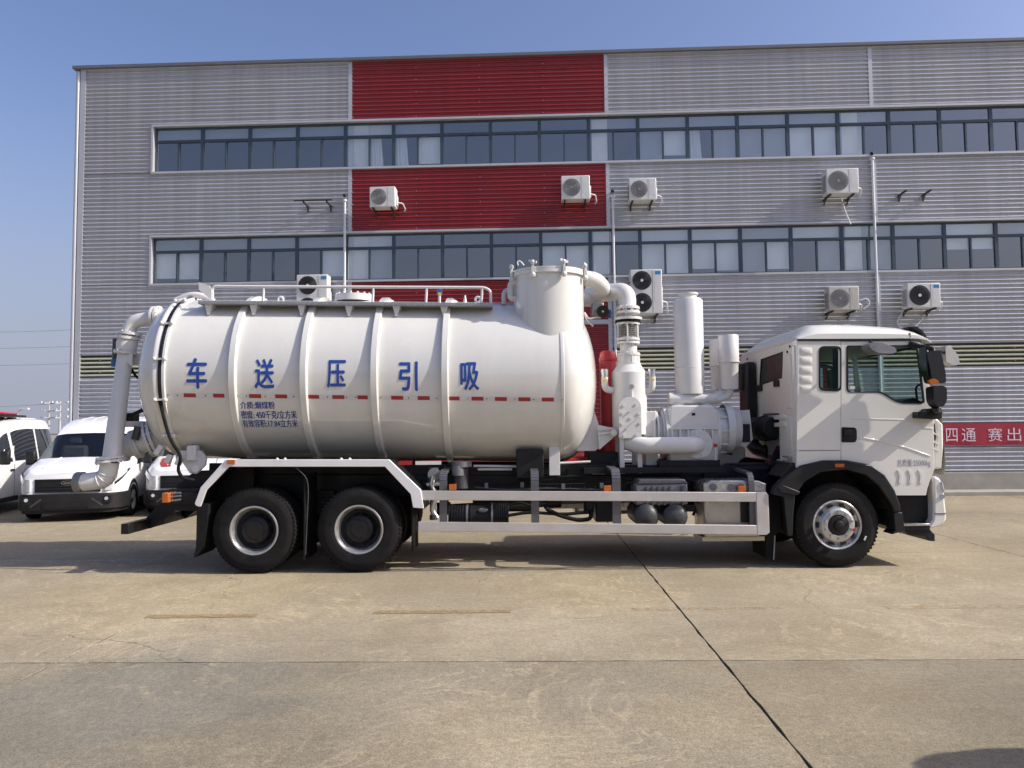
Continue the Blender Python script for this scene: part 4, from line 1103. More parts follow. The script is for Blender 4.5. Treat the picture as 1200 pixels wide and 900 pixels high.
for y0, y1 in ((427, 416), (366, 362)):
    for k in range(9):
        t = 2*math.pi*k/9; c = Vector((SX+0.145*math.cos(t), SY+0.145*math.sin(t), 0))
        P('stud', MB().cyl(c+Vector((0, 0, zy(y0))), c+Vector((0, 0, zy(y1))), 0.012, 8), PAINT2, sep)
for sgn, x in ((-1, 708.5), (1, 764)):
    c = at(x, 440, SY-0.1)
    P('vacuum_breaker_elbow', MB().tube(bend([(SX+sgn*0.18, SY-0.05, zy(457.5)), (c.x, SY-0.1, zy(457)), (c.x, SY-0.1, zy(441))], 0.14), 0.048, 14), PAINT2, sep)
    P('hose_spigot', MB().cyl((c.x, SY-0.1, zy(442)), (c.x, SY-0.1, zy(433)), 0.050, 16), STEEL, sep)
    P('tag', MB().box(c.x-0.025, c.x+0.025, SY-0.153, SY-0.148, zy(447), zy(444.5)), YEL, sep)
pl = MB()
x0, x1 = at(725.5, 500, 10.35).x, at(751.5, 500, 10.35).x
xm, rr = (x0+x1)/2, (x1-x0)/2
ztop = zy(468, 10.35)-rr*0.15; zb = zy(513.5, 10.35)
poly = [(x0, zb), (x1, zb), (x1, ztop-rr*0.6)] + [(xm+rr*math.cos(t*math.pi/12), ztop-rr*0.6+rr*math.sin(t*math.pi/12)) for t in range(1, 12)] + [(x0, ztop-rr*0.6)]
pl.prism(poly, 10.34, 10.40); plate = P('access_plate', pl, PAINT2, sep)
bm_ = MB()
for px, py in ((731, 475), (746, 474), (729.5, 484), (748.5, 485), (739, 490), (750, 496), (731, 510), (746, 509.5), (729, 497)):
    q = at(px, py, 10.33); bm_.cyl(q, q+Vector((0, 0.03, 0)), 0.020, 8)
P('plate_bolt', bm_, PAINT2, sep)['kind'] = 'stuff'
for (a0, b0) in (((737, 483), (746, 476)), ((734, 503), (750, 489))):
    P('plate_rib', MB().bar(at(*a0, 10.33), at(*b0, 10.33), 0.02, 0.02), PAINT2, sep)
P('sight_glass', MB().cyl((SX, SY-0.25, zy(454)), (SX, SY-0.225, zy(454)), 0.032, 16), STEEL, sep)
P('drain_stem', MB().cyl((SX, SY-0.24, zy(459)), (SX, SY-0.24, zy(467)), 0.018, 10), PAINT2, sep)
for x in (728.8, 749.5):
    c = at(x, 530, 10.42)
    P('leg', MB().box(c.x-0.03, c.x+0.03, 10.39, 10.45, 1.16, at(x, 513, 10.42).z), PAINT2, sep, bev=0.004)
    P('leg', MB().box(c.x-0.03, c.x+0.03, 10.85, 10.91, 1.16, at(x, 513, 10.42).z), PAINT2, sep)
P('filter_box', MB().box(at(752, 500, 10.7).x, at(767, 500, 10.7).x, 10.55, 10.95, at(760, 512, 10.6).z, at(760, 482, 10.6).z), PAINT2, sep, bev=0.01)
# red motor beside it
MX = at(713.5, 480, 11.15).x
rm = P('red_motor', MB().lathe([(at(713, 502, 11.15).z, 0.125), (at(713, 419, 11.15).z, 0.125), (at(713, 414, 11.15).z, 0.118), (at(713, 411.5, 11.15).z, 0.09), (at(713, 411, 11.15).z, 0.002)], (MX, 11.15, 0), (0, 0, 1), 36), RED)
P('motor_base', MB().lathe([(at(713, 535, 11.15).z, 0.19), (at(713, 508, 11.15).z, 0.17), (at(713, 500, 11.15).z, 0.13)], (MX-0.03, 11.15, 0), (0, 0, 1), 36), RED, rm)
P('motor_rib', MB().lathe([(at(713, 424, 11.15).z, 0.124), (at(713, 423, 11.15).z, 0.134), (at(713, 420, 11.15).z, 0.134), (at(713, 419, 11.15).z, 0.124)], (MX, 11.15, 0), (0, 0, 1), 36), RED, rm)
P('pressure_vessel', MB().tube([at(660, 541, 11.6), at(686, 537, 11.6), at(691, 538, 11.6)], [0.10, 0.10, 0.05], 16), RED, rm)
# ---- front tank support with hinge
fs = P('tank_saddle', MB().prism([XZ(672, 528, 10.6), XZ(697, 528, 10.6), XZ(701, 525, 10.6), XZ(701, 497, 10.6), XZ(692, 470, 10.6), XZ(684, 500, 10.6)], 10.55, 10.60), PAINT2)
P('hinge_gusset', MB().prism([XZ(700, 498, 10.5), XZ(722, 502, 10.5), XZ(724, 508, 10.5), XZ(702, 527, 10.5)], 10.47, 10.50), PAINT2, fs)
P('hinge_gusset', MB().prism([XZ(700, 498, 10.5), XZ(722, 502, 10.5), XZ(724, 508, 10.5), XZ(702, 527, 10.5)], 10.63, 10.66), PAINT2, fs)
for y0, y1 in ((503, 502), (509, 506)):
    P('gusset_rib', MB().bar(at(701, y0, 10.45), at(718, y1, 10.45), 0.02, 0.025), PAINT2, fs)
P('hinge_pin', MB().cyl(at(719.5, 507, 10.40), at(719.5, 507, 10.75), 0.045, 18), PAINT2, fs)
P('support_leg', MB().box(at(643.5, 540, 10.3).x, at(656, 540, 10.3).x, 10.28, 10.36, at(650, 557, 10.3).z, at(650, 523, 10.3).z), PAINT2, fs, bev=0.004)
P('saddle_block', MB().box(at(605, 540, 10.25).x, at(637, 540, 10.25).x, 10.2, 10.5, at(620, 560, 10.25).z, at(620, 526.5, 10.25).z), BLACK, fs, bev=0.01)
# rear tank bearing
rb = P('tank_bearing', MB().prism([XZ(214, 528, 10.3), XZ(238, 528, 10.3), XZ(244, 536, 10.3), XZ(243, 545, 10.3), XZ(233, 555, 10.3), XZ(225, 554, 10.3), XZ(213, 536, 10.3)], 10.22, 10.27), PAINT2)
P('bearing_block', MB().box(at(220, 530, 10.2).x, at(231, 530, 10.2).x, 10.15, 10.3, at(226, 540, 10.2).z, at(226, 522, 10.2).z), PAINT2, rb, bev=0.015)
P('bearing_pin', MB().cyl(at(229, 549.5, 10.16), at(229, 549.5, 10.3), 0.045, 16), PAINT2, rb)

# ---- blower, silencer, filters
BY = 10.75
bl = P('blower', MB().prism([XZ(785, 541, BY-0.3), XZ(785, 478, BY-0.3), XZ(790, 475, BY-0.3), XZ(836, 475, BY-0.3), XZ(842, 485, BY-0.3), XZ(842, 541, BY-0.3)], BY-0.30, BY+0.45), PAINT2, bev=0.02)
def bz(y, Y=BY-0.3): return at(810, y, Y).z
def bxx(x, Y=BY-0.3): return at(x, 500, Y).x
for k in range(6):
    x = bxx(787+9.4*k); P('cooling_fin', MB().box(x-0.012, x+0.012, BY-0.34, BY-0.29, bz(519), bz(502)), PAINT2, bl)
P('casing_rib', MB().box(bxx(785), bxx(842), BY-0.345, BY-0.29, bz(503), bz(501)), PAINT2, bl)
for x in (784, 843):
    P('end_plate', MB().lathe([(-0.03, 0.002), (-0.03, 0.36), (0.03, 0.36), (0.03, 0.002)], (bxx(x), BY+0.05, bz(507)), ax, 40), PAINT2, bl)
gc = P('gear_cover', MB().lathe([(0, 0.34), (0.10, 0.34), (0.12, 0.30), (0.20, 0.28), (0.22, 0.20), (0.22, 0.002)], (bxx(855), BY+0.05, bz(503)), ax, 36), PAINT2, bl)
for k in range(10):
    t = 2*math.pi*k/10
    P('cover_web', MB().bar((bxx(845), BY+0.05+0.31*math.cos(t), bz(505)+0.31*math.sin(t)), (bxx(857), BY+0.05+0.31*math.cos(t), bz(505)+0.31*math.sin(t)), 0.03, 0.03), PAINT2, bl)
P('gear_drum', MB().cyl((bxx(843), BY+0.05, bz(505)), (bxx(858), BY+0.05, bz(505)), 0.30, 32), PAINT2, bl)
P('belt_guard', MB().prism([XZ(862, 487, BY), XZ(876, 480, BY), XZ(880, 515, BY), XZ(872, 524, BY), XZ(862, 522, BY)], BY-0.1, BY+0.4), PAINT2, bl, bev=0.01)
P('guard_mesh', MB().box(at(867, 500, BY-0.1).x, at(878, 500, BY-0.1).x, BY-0.13, BY-0.105, at(870, 518, BY).z, at(870, 497, BY).z), BLACK, bl)
P('drive_drum', MB().cyl((bxx(768), BY+0.05, bz(508)), (bxx(783), BY+0.05, bz(508)), 0.26, 32), PAINT2, bl)
for x in (768, 773, 780):
    P('drive_flange', MB().lathe([(-0.012, 0.002), (-0.012, 0.30), (0.012, 0.30), (0.012, 0.002)], (bxx(x), BY+0.05, bz(505)), ax, 36), PAINT2, bl)
P('name_plate', MB().box(bxx(811), bxx(815), BY-0.306, BY-0.30, bz(487), bz(484)), BLACK, bl)
dpipe = bend([at(737, 508, 10.55), at(737, 522, 10.5), at(760, 522.5, 10.3), at(818, 522, 10.3), at(821, 522, 10.5)], 0.16, 8)
P('delivery_pipe', MB().tube(bend([at(735, 518, 10.5), at(752, 522.5, 10.35), at(812, 521.5, 10.3), at(819, 521.5, 10.52)], 0.2, 8), 0.112, 24), PAINT2, bl)
P('pipe_flange', MB().flange(at(817, 520, 10.43), (0.15, 1, 0), 0.20, 0.035, 8, 0.02, 36), PAINT2, bl)
P('blower_foot', MB().box(bxx(786), bxx(840), BY-0.25, BY+0.4, bz(547), bz(540)), PAINT2, bl)
P('foot_pad', MB().box(bxx(758), bxx(772), BY-0.2, BY+0.2, bz(545), bz(530)), PAINT2, bl)
sl = P('silencer', MB().lathe([(at(807, 462, 10.8).z, 0.002), (at(807, 462, 10.8).z, 0.205), (at(807, 353, 10.8).z, 0.205), (at(807, 351, 10.8).z, 0.19), (at(807, 351, 10.8).z, 0.125), (at(807, 346, 10.8).z, 0.125), (at(807, 346, 10.8).z, 0.145), (at(807, 344, 10.8).z, 0.145), (at(807, 344, 10.8).z, 0.002)], (at(807, 400, 10.8).x, 10.8, 0), (0, 0, 1), 48), PAINT2)
P('weld_ring', MB().lathe([(-0.004, 0.205), (0, 0.2095), (0.004, 0.205)], (at(807, 430, 10.8).x, 10.8, at(807, 431, 10.8).z), (0, 0, 1), 48), PAINT2, sl)
P('latch', MB().bar(at(819, 349, 10.7), at(822, 350, 10.7), 0.02, 0.02), STEEL, sl)
P('stay', MB().bar(at(823, 430, 10.75), at(836, 430, 10.8), 0.03, 0.02), PAINT2, sl)
P('manifold_pipe', MB().tube(bend([at(784, 467, 10.7), at(838, 467, 10.7), at(846, 463, 10.75), at(852, 452, 10.8)], 0.2, 8), 0.075, 20), PAINT2, sl)
P('manifold_pipe', MB().tube([at(793, 477, 10.75), at(798, 462, 10.75)], [0.12, 0.08], 20), PAINT2, sl)
P('manifold_pipe', MB().tube([at(827, 477, 10.75), at(824, 466, 10.75)], [0.10, 0.07], 20), PAINT2, sl)
P('pipe_cap', MB().cyl(at(783.5, 467, 10.7), at(788, 467, 10.7), 0.085, 20), PAINT2, sl)
for (x, w, y0, ys, y1, Y, lab) in ((854, 11.7, 393, 424, 456, 10.7, None), (841.5, 10, 398, 428, 456, 11.2, None)):
    c = at(x, 420, Y); r_ = w*Y/906
    z_ = lambda yy: at(x, yy, Y).z
    f_ = P('air_filter', MB().lathe([(z_(462), 0.04), (z_(y1+1), 0.05), (z_(y1), r_*0.86), (z_(ys+1), r_*0.93), (z_(ys), r_*0.99), (z_(ys-1), r_), (z_(y0+1), r_), (z_(y0), r_*0.96), (z_(y0), 0.002)], (c.x, Y, 0), (0, 0, 1), 40), PAINT2)
    P('clamp_band', MB().lathe([(z_(ys)-0.012, r_*0.98), (z_(ys)-0.012, r_+0.008), (z_(ys)+0.006, r_+0.008), (z_(ys)+0.006, r_*0.98)], (c.x, Y, 0), (0, 0, 1), 40), PAINT2, f_)
    P('outlet', MB().tube(bend([at(x+1, y1-1, Y), at(x+0.5, 463, Y), at(x-14, 469, Y-0.02)], 0.1), 0.052, 14), PAINT2, f_)
P('guard_panel', MB().prism([XZ(841, 522, 11.15), XZ(862, 522, 11.15), XZ(874, 525, 11.15), XZ(874, 535, 11.15), XZ(868, 539, 11.15), XZ(862, 548, 11.15), XZ(841, 548, 11.15)], 11.15, 11.5), PAINT, bl, bev=0.02)
P('panel_slot', MB().prism([XZ(845, 528, 11.14), XZ(858, 531, 11.14), XZ(858, 533.5, 11.14), XZ(845, 531, 11.14)], 11.135, 11.155), BLACK, bl)
P('warning_cap', MB().cyl(at(838.5, 524, 10.38), at(838.5, 520, 10.38), 0.025, 10), REDL, bl)
P('warning_post', MB().cyl(at(838.5, 542, 10.38), at(838.5, 524, 10.38), 0.016, 10), TAPEW, bl)

# ---- chassis
CY0, CY1 = 10.48, 11.42
def zpx(y, Y, x=600): return at(x, y, Y).z
ch = MB()
for Y in (CY0, CY1-0.08):
    ch.bar((-4.15, Y+0.04, 1.06), (5.0, Y+0.04, 0.94), 0.08, 0.28)
    ch.bar((-4.1, Y+0.04, 1.28), (3.0, Y+0.04, 1.175), 0.09, 0.14)
for x in (-4.0, -2.6, -1.2, 0.2, 1.6, 3.0, 4.4): ch.box(x-0.06, x+0.06, CY0+0.05, CY1-0.05, 0.85, 1.10)
chassis = P('chassis', ch, BLACK, bev=0.006)
P('engine', MB().box(3.0, 4.9, 10.62, 11.3, 0.55, 1.25), BLACK, chassis, bev=0.06)
P('gearbox', MB().prism([(1.9, 0.75), (3.0, 0.6), (3.0, 1.1), (1.9, 1.0)], 10.75, 11.15), BLACK, chassis, bev=0.05)
P('prop_shaft', MB().cyl((-1.0, TY, 0.66), (2.0, TY, 0.80), 0.06, 16), DGREY, chassis)
for x, z in ((-1.0, 0.66), (1.2, 0.765), (0.55, 0.735)):
    P('shaft_joint', MB().cyl((x-0.12, TY, z-0.005), (x+0.12, TY, z+0.005), 0.09, 14), BLACK, chassis)
for x in (-3.24, -1.93):
    P('axle', MB().cyl((x, 10.2, 0.54), (x, 11.7, 0.54), 0.11, 16), BLACK, chassis)
    P('differential', MB().ball((x, TY, 0.56), 0.27, 20), BLACK, chassis)
P('axle', MB().cyl((4.04, 10.0, 0.54), (4.04, 11.9, 0.54), 0.07, 12), BLACK, chassis)
for Y in (10.42, 11.48):
    m = MB()
    for k in range(7): m.bar((-3.5+0.12*k, Y, 0.68+0.045*k), (-1.67-0.12*k, Y, 0.68+0.045*k), 0.09, 0.04)
    P('leaf_spring', m, BLACK, chassis)
    m = MB()
    for k in range(4): m.bar((3.3+0.14*k, Y, 0.66+0.04*k), (4.78-0.14*k, Y, 0.66+0.04*k), 0.08, 0.035)
    P('leaf_spring', m, BLACK, chassis)
for x in (672, 832):
    q = at(x, 554, CY0-0.01); m = MB()
    for dx, dz, w, h in ((0, 0.045, 0.18, 0.02), (0, -0.085, 0.18, 0.02), (-0.08, -0.02, 0.02, 0.13), (0.08, -0.02, 0.02, 0.13), (0, -0.02, 0.14, 0.10)):
        m.box(q.x+dx-w/2, q.x+dx+w/2, CY0-0.05, CY0+0.0, q.z+dz-h/2, q.z+dz+h/2)
    P('frame_bracket', m, BLACK, chassis)
P('frame_plate', MB().box(at(694, 550, CY0).x, at(708, 550, CY0).x, CY0-0.02, CY0, zpx(557, CY0), zpx(549, CY0)), MGREY, chassis)
hm = MB()
for k in range(16):
    for z in (0.98, 0.92):
        x = 0.1+k*0.17+random.uniform(-.02, .02); hm.cyl((x, CY0-0.012, z), (x, CY0+0.02, z), 0.011, 6)
P('frame_bolt', hm, DGREY, chassis)['kind'] = 'stuff'
P('deck_plate', MB().box(at(685, 548, 10.2).x, at(852, 548, 10.2).x, 10.28, 11.6, zpx(556, 10.28), zpx(549.5, 10.28)), BLACK, chassis)
P('deck_box', MB().box(at(690, 540, 10.6).x, at(725, 540, 10.6).x, 10.6, 11.3, zpx(549, 10.6), zpx(531, 10.6)), BLACK, chassis, bev=0.01)
P('blower_frame', MB().box(at(772, 540, 10.4).x, at(843, 540, 10.4).x, 10.36, 11.2, zpx(550, 10.4), zpx(541.5, 10.4)), BLACK, chassis, bev=0.006)
# side pipes along the frame
for (x0, y0, x1, y1) in ((555, 546, 636, 547), (560, 550, 600, 550), (650, 543, 692, 541)):
    P('air_line', MB().cyl(at(x0, y0, 10.4), at(x1, y1, 10.4), 0.016, 8), PAINT2, chassis)

# ---- wheels
def tyre_mesh(c, d, W=0.29, R=0.535):
    m = MB(); m.lathe([(0.035, 0.295), (0.005, 0.32), (-0.004, 0.36), (0.0, 0.41), (-0.002, 0.425), (0.003, 0.44), (0.012, 0.485), (0.03, 0.510), (0.045, R-0.018), (0.10, R-0.012), (0.19, R-0.012), (W-0.045, R-0.018), (W-0.03, 0.51), (W-0.012, 0.485), (W, 0.42), (W, 0.36), (W-0.005, 0.32), (W-0.03, 0.295)], c, d, 72)
    u, w = frame_for(d); n = 62
    for k in range(n):
        for (t0, t1, ph) in ((0.022, 0.10, 0), (W-0.10, W-0.022, 0.5), (0.11, 0.18, 0.3)):
            a = 2*math.pi*(k+ph)/n; ha = math.pi/n*0.62
            vs = []
            for t in (t0, t1):
                rb = R-0.03
                top = R-0.004
                for aa, r in ((a-ha, rb), (a+ha, rb), (a+ha*0.9, top-(0.012 if (t < 0.03 or t > W-0.03) else 0)), (a-ha*0.9, top-(0.012 if (t < 0.03 or t > W-0.03) else 0))):
                    vs.append(c + d*t + (u*math.cos(aa)+w*math.sin(aa))*r)
            m.add(vs, [(0,1,2,3),(7,6,5,4),(0,4,5,1),(1,5,6,2),(2,6,7,3),(3,7,4,0)])
    return m
def bolts(m, c, d, R, n, r, h):
    u, w = frame_for(d)
    for k in range(n):
        a = 2*math.pi*(k+0.5)/n; q = c+(u*math.cos(a)+w*math.sin(a))*R; m.cyl(q, q+d*h, r, 6)
    return m
RBIG = 0.535
def rear_wheel(x, lab=None):
    d = Vector((0, 1, 0)); c = Vector((x, YN, 0.537))
    hub = MB().lathe([(0.16, 0.20), (0.07, 0.165), (0.05, 0.13), (0.045, 0.10), (0.03, 0.095), (0.03, 0.002)], c, d, 36)
    h = P('wheel', hub, BLACK)
    P('tyre', tyre_mesh(c, d), RUBBER, h, ang=30)
    P('rim', MB().lathe([(0.03, 0.305), (0.012, 0.308), (0.006, 0.300), (0.010, 0.284), (0.03, 0.270), (0.10, 0.262), (0.115, 0.25)], c, d, 56), RIM, h)
    P('rim_barrel', MB().lathe([(0.112, 0.252), (0.17, 0.245), (0.19, 0.225), (0.175, 0.20), (0.155, 0.16), (0.17, 0.10)], c, d, 56), DGREY, h)
    P('wheel_nut', bolts(MB(), c+d*0.165, -d, 0.175, 10, 0.018, 0.04), DGREY, h)
    P('inner_tyre', MB().lathe([(0.33, 0.3), (0.33, 0.42), (0.37, 0.51), (0.39, 0.53), (0.56, 0.53), (0.60, 0.5), (0.62, 0.42), (0.62, 0.3)], c, d, 56), RUBBER, h)
    return h
wh = rear_wheel(-3.24)
w2_ = copy_tree(wh, truck); w2_.location = wh.location + Vector((1.31, 0, 0))
def mirrored(o):
    c = copy_tree(o, truck); c.matrix_basis = Matrix.Rotation(math.pi, 4, 'Z') @ Matrix.Identity(4)
    return c
for o, cx in ((wh, -3.24), (w2_, -1.93)):
    c = copy_tree(wh, truck); lx = -3.24-0.6
    c.rotation_euler = (0, 0, math.pi); c.location = (cx-0.6+lx, 0, 0)   # turned about the truck's centre line
d = Vector((0, 1, 0)); c = Vector((4.04, YN+0.0, 0.535))
fw = P('wheel', MB().lathe([(0.06, 0.125), (-0.02, 0.12), (-0.03, 0.105), (-0.03, 0.06), (-0.06, 0.058), (-0.065, 0.05), (-0.065, 0.002)], c, d, 36), BLACK)
P('tyre', tyre_mesh(c, d), RUBBER, fw, ang=30)
fr = MB().lathe([(0.03, 0.305), (0.010, 0.308), (0.004, 0.300), (0.012, 0.282), (0.05, 0.272), (0.06, 0.255), (0.045, 0.235), (0.0, 0.215), (-0.02, 0.20), (-0.026, 0.18), (-0.026, 0.135), (-0.015, 0.125), (0.02, 0.12)], c, d, 60)
P('rim', fr, RIM, fw)
P('wheel_nut', bolts(MB(), c-d*0.024, -d, 0.168, 10, 0.019, 0.035), STEEL, fw)
P('hub_mark', MB().cyl(c+Vector((0.17, -0.03, -0.055)), c+Vector((0.17, -0.06, -0.055)), 0.02, 6), REDL, fw)
vm = MB()
u, w = Vector((1, 0, 0)), Vector((0, 0, 1))
for k in range(10):
    t = 2*math.pi*k/10; q = c+(u*math.cos(t)+w*math.sin(t))*0.243; tt = (-u*math.sin(t)+w*math.cos(t))
    vm.bar(q-tt*0.035+d*0.03, q+tt*0.035+d*0.03, 0.02, 0.03, (0, 1, 0))
P('hand_hole', vm, BLACK, fw)['kind'] = 'stuff'
P('wheel_weight', MB().bar(c+Vector((0.32, -0.006, -0.19)), c+Vector((0.345, -0.006, -0.14)), 0.012, 0.02), TAPEW, fw)
fc = copy_tree(fw, truck); fc.rotation_euler = (0, 0, math.pi); fc.location = (2*(4.04-0.6), 0, 0)

# ---- rear fenders
fy = 9.68
outer = [(229, 592), (228, 590), (235, 571), (264, 538.5), (456, 538.5), (493, 574), (496.5, 596)]
inner = [(484, 595), (481, 579), (451, 547), (268, 547), (241.5, 574), (234, 594)]
poly = [XZ(x, y, fy) for x, y in outer+inner]
fen = P('rear_fender', MB().prism(poly, fy, fy+0.05), FENDW, bev=0.006)
def strip_sheet(pts, y0, y1, th=0.012):
    m = MB()
    for i in range(len(pts)-1):
        (x0, z0), (x1, z1) = pts[i], pts[i+1]
        L = math.hypot(x1-x0, z1-z0); nx, nz = (z1-z0)/L*th, -(x1-x0)/L*th
        m.prism([(x0, z0), (x1, z1), (x1+nx, z1+nz), (x0+nx, z0+nz)], y0, y1)
    return m
fo = [XZ(x, y, fy) for x, y in outer[1:]]
P('fender_sheet', strip_sheet([(x*0.998, z-0.01) for x, z in fo], fy+0.051, 10.36), BLACK, fen)
P('fender_sheet', strip_sheet([(x*0.998, z-0.01) for x, z in fo], far(10.36), far(fy)), BLACK, fen)
P('mud_flap', MB().prism([XZ(233, 590, 9.8), XZ(246, 590, 9.8), XZ(245, 612, 9.8), XZ(241, 640, 9.8), XZ(229, 653, 9.8), XZ(232, 640, 9.8)], 9.74, 10.38), RUBBER, fen)
P('mud_flap', MB().box(-2.625, -2.61, 9.76, 10.36, 0.16, 1.22), RUBBER, fen)
P('mud_flap', MB().box(-1.28, -1.265, 9.78, 10.36, 0.25, 0.9), RUBBER, fen)
P('flap_stay', MB().tube(bend([at(346, 547, 9.7), at(360, 560, 9.7), at(361.5, 575, 9.7), at(358, 650, 9.7)], 0.1), 0.006, 6), DGREY, fen)
P('side_marker', MB().box(at(266.5, 541, fy).x, at(275.5, 541, fy).x, fy-0.014, fy, zpx(543.8, fy, 270), zpx(538.8, fy, 270)), ORANGE, fen)
for x in (325, 334, 400, 410): P('fender_bolt', MB().ball(at(x, 538, 9.72), 0.02, 8), PAINT2, fen)
P('reflective_strip', MB().box(at(467, 540, 9.9).x, at(483, 540, 9.9).x, 9.88, 9.9, zpx(543.5, 9.9), zpx(539.3, 9.9)), TAPER, fen)
P('reflective_strip', MB().box(at(487, 540, 9.9).x, at(517, 540, 9.9).x, 9.88, 9.9, zpx(543.5, 9.9), zpx(539.3, 9.9)), TAPEW, fen)
# ---- rear underrun bar and tail lamps
ur = P('underrun_bar', MB().bar((at(146, 619, 9.78).x, 9.78, at(146, 620, 9.78).z), (at(146, 619, 9.78).x, far(9.78), at(146, 620, 9.78).z), 0.10, 0.13), BLACK, bev=0.01)
for Y in (10.35, 11.45):
    P('underrun_arm', MB().prism([(-5.0, 0.50), (-4.83, 0.50), (-4.2, 0.95), (-4.0, 1.1), (-4.3, 1.1), (-4.75, 0.78)], Y, Y+0.08), BLACK, ur)
lx0, lx1 = at(191, 577, 9.9).x, at(236, 577, 9.9).x
P('rear_bracket', MB().box(lx0, lx1, 10.05, 10.15, zpx(598, 10.1, 210), zpx(573, 10.1, 210)), BLACK, ur)
P('lamp_bar', MB().box(lx0+0.02, lx1-0.05, 9.95, far(9.95), zpx(590, 10.0, 210), zpx(578, 10.0, 210)), BLACK, ur)
P('tail_lamp', MB().box(at(191, 577, 9.85).x, at(198.5, 577, 9.85).x, 9.82, 10.1, zpx(589, 9.85, 195), zpx(577.5, 9.85, 195)), ORANGE, ur, bev=0.008)
for y in (579, 582.5, 587):
    P('lamp_stay', MB().cyl(at(199, y, 9.9), at(212, y-1.5, 9.9), 0.014, 8), MGREY, ur)
P('rear_plate', MB().prism([XZ(212, 590, 10.3), XZ(236, 592, 10.3), XZ(300, 575, 10.4), XZ(300, 548, 10.4), XZ(228, 552, 10.3), XZ(206, 570, 10.3)], 10.30, 10.36), BLACK, ur)

# ---- side guard
gy = 9.70
def rail(name, x0, y0, x1, y1, hpx, D=0.03):
    a, b = at(x0, y0, gy), at(x1, y1, gy); h = hpx*gy/906
    return P(name, MB().prism([(a.x, a.z-h), (b.x, b.z-h), (b.x, b.z), (a.x, a.z)], gy, gy+D), ALU, sg if name != 'side_guard' else truck, bev=0.006)
sg = None
sg = rail('side_guard', 491, 575, 889, 577, 11)
rail('guard_rail', 490, 611.5, 889, 615.5, 11.0)
q0, q1 = at(886, 577, gy), at(902, 627, gy)
P('guard_end', MB().prism([(q0.x, q1.z), (q1.x-0.04, q1.z), (q1.x, q1.z+0.03), (q1.x, q0.z-0.03), (q1.x-0.03, q0.z), (q0.x, q0.z)], gy-0.003, gy+0.05), ALU, sg, bev=0.008)
for x0, x1, yt, yb in ((515, 524, 554, 612), (622, 632, 554, 613), (717, 728, 552, 613), (877, 885, 555, 613)):
    a, b = at(x0, yt, gy+0.06), at(x1, yb, gy+0.06); w_ = b.x-a.x; xm = (a.x+b.x)/2
    pts = bend([(xm, gy+0.065, b.z-0.05), (xm, gy+0.065, a.z), (xm, 10.5, a.z+0.02)], 0.14, 6)
    m = MB()
    for i in range(len(pts)-1): m.bar(pts[i], pts[i+1], w_, 0.035, (0, 1, 0.01) if i == 0 else (0, 0.7, 0.7))
    P('guard_post', m, GUARDP, sg)
for x, y in ((530, 571), (712, 572.5), (870, 573)):
    P('side_marker', MB().box(at(x-4, y, gy).x, at(x+4.5, y, gy).x, gy+0.02, gy+0.05, zpx(y+3.4, gy, x), zpx(y-3.4, gy, x)), ORANGE, sg, bev=0.003)

# ---- equipment hung on the frame behind the guard
uy = 9.95
bb = P('battery_box', MB().box(at(745, 570, uy).x, at(806, 570, uy).x, uy, 10.4, zpx(592, uy, 770), zpx(567, uy, 770)), MGREY, bev=0.02)
P('box_lid', MB().prism([(at(746, 567, uy).x, zpx(567, uy, 770)), (at(806, 567, uy).x, zpx(567, uy, 770)), (at(802, 562, uy).x, zpx(562, uy, 770)), (at(750, 562, uy).x, zpx(562, uy, 770))], uy-0.01, 10.42), GUARDP, bb, bev=0.01)
for k in range(6):
    x = at(757.5+6.9*k+(7 if k == 5 else 0), 570, uy).x; P('lid_rib', MB().box(x-0.012, x+0.012, uy-0.03, uy, zpx(592, uy, 770), zpx(570, uy, 770)), GUARDP, bb)
for x in (759, 793):
    c = at(x, 607, 9.84); at_ = P('air_tank', MB().lathe([(0, 0.002), (0.004, 0.06), (0.03, 0.12), (0.07, 0.155), (0.75, 0.155), (0.8, 0.002)], (c.x, 9.84, c.z+0.01), (0, 1, 0), 32), DGREY)
    P('tank_strap', MB().box(c.x-0.05, c.x+0.05, 9.95, 10.0, c.z-0.20, c.z-0.145), BLACK, at_)
P('air_tank_cradle', MB().box(at(743, 600, 10.1).x, at(815, 600, 10.1).x, 10.1, 10.4, zpx(600, 10.1, 770), zpx(592, 10.1, 770)), BLACK, bb)
sc = P('exhaust_box', MB().box(at(825, 590, 9.86).x, at(890, 590, 9.86).x, 9.86, 10.42, zpx(630, 9.86, 860), zpx(572, 9.86, 860)), SCR, bev=0.03)
P('heat_shield', MB().prism([(at(823, 572, 9.9).x, zpx(577, 9.9, 860)), (at(823, 572, 9.9).x, zpx(566, 9.9, 860)), (at(832, 562, 9.9).x, zpx(562.5, 9.9, 860)), (at(886, 562, 9.9).x, zpx(563, 9.9, 860)), (at(896, 566, 9.9).x, zpx(567, 9.9, 860)), (at(896, 577, 9.9).x, zpx(577, 9.9, 860))], 9.83, 10.45), STEEL, sc, bev=0.01)
for x in (836, 857, 869):
    P('clamp_ring', MB().cyl(at(x, 571, 9.8), at(x, 571, 9.86), 0.045, 14), MGREY, sc)
P('band', MB().box(at(868, 590, 9.84).x, at(881, 590, 9.84).x, 9.84, 9.88, zpx(612, 9.86, 860), zpx(578, 9.86, 860)), BLACK, sc)
P('lower_tray', MB().box(at(824, 625, 9.86).x, at(897, 625, 9.86).x, 9.90, 10.40, zpx(634, 9.9, 860), zpx(629, 9.9, 860)), SCR, sc)
cm = P('air_compressor', MB().cyl(at(527, 606, 10.1), at(595, 606, 10.1), 0.145, 28), BLACK)
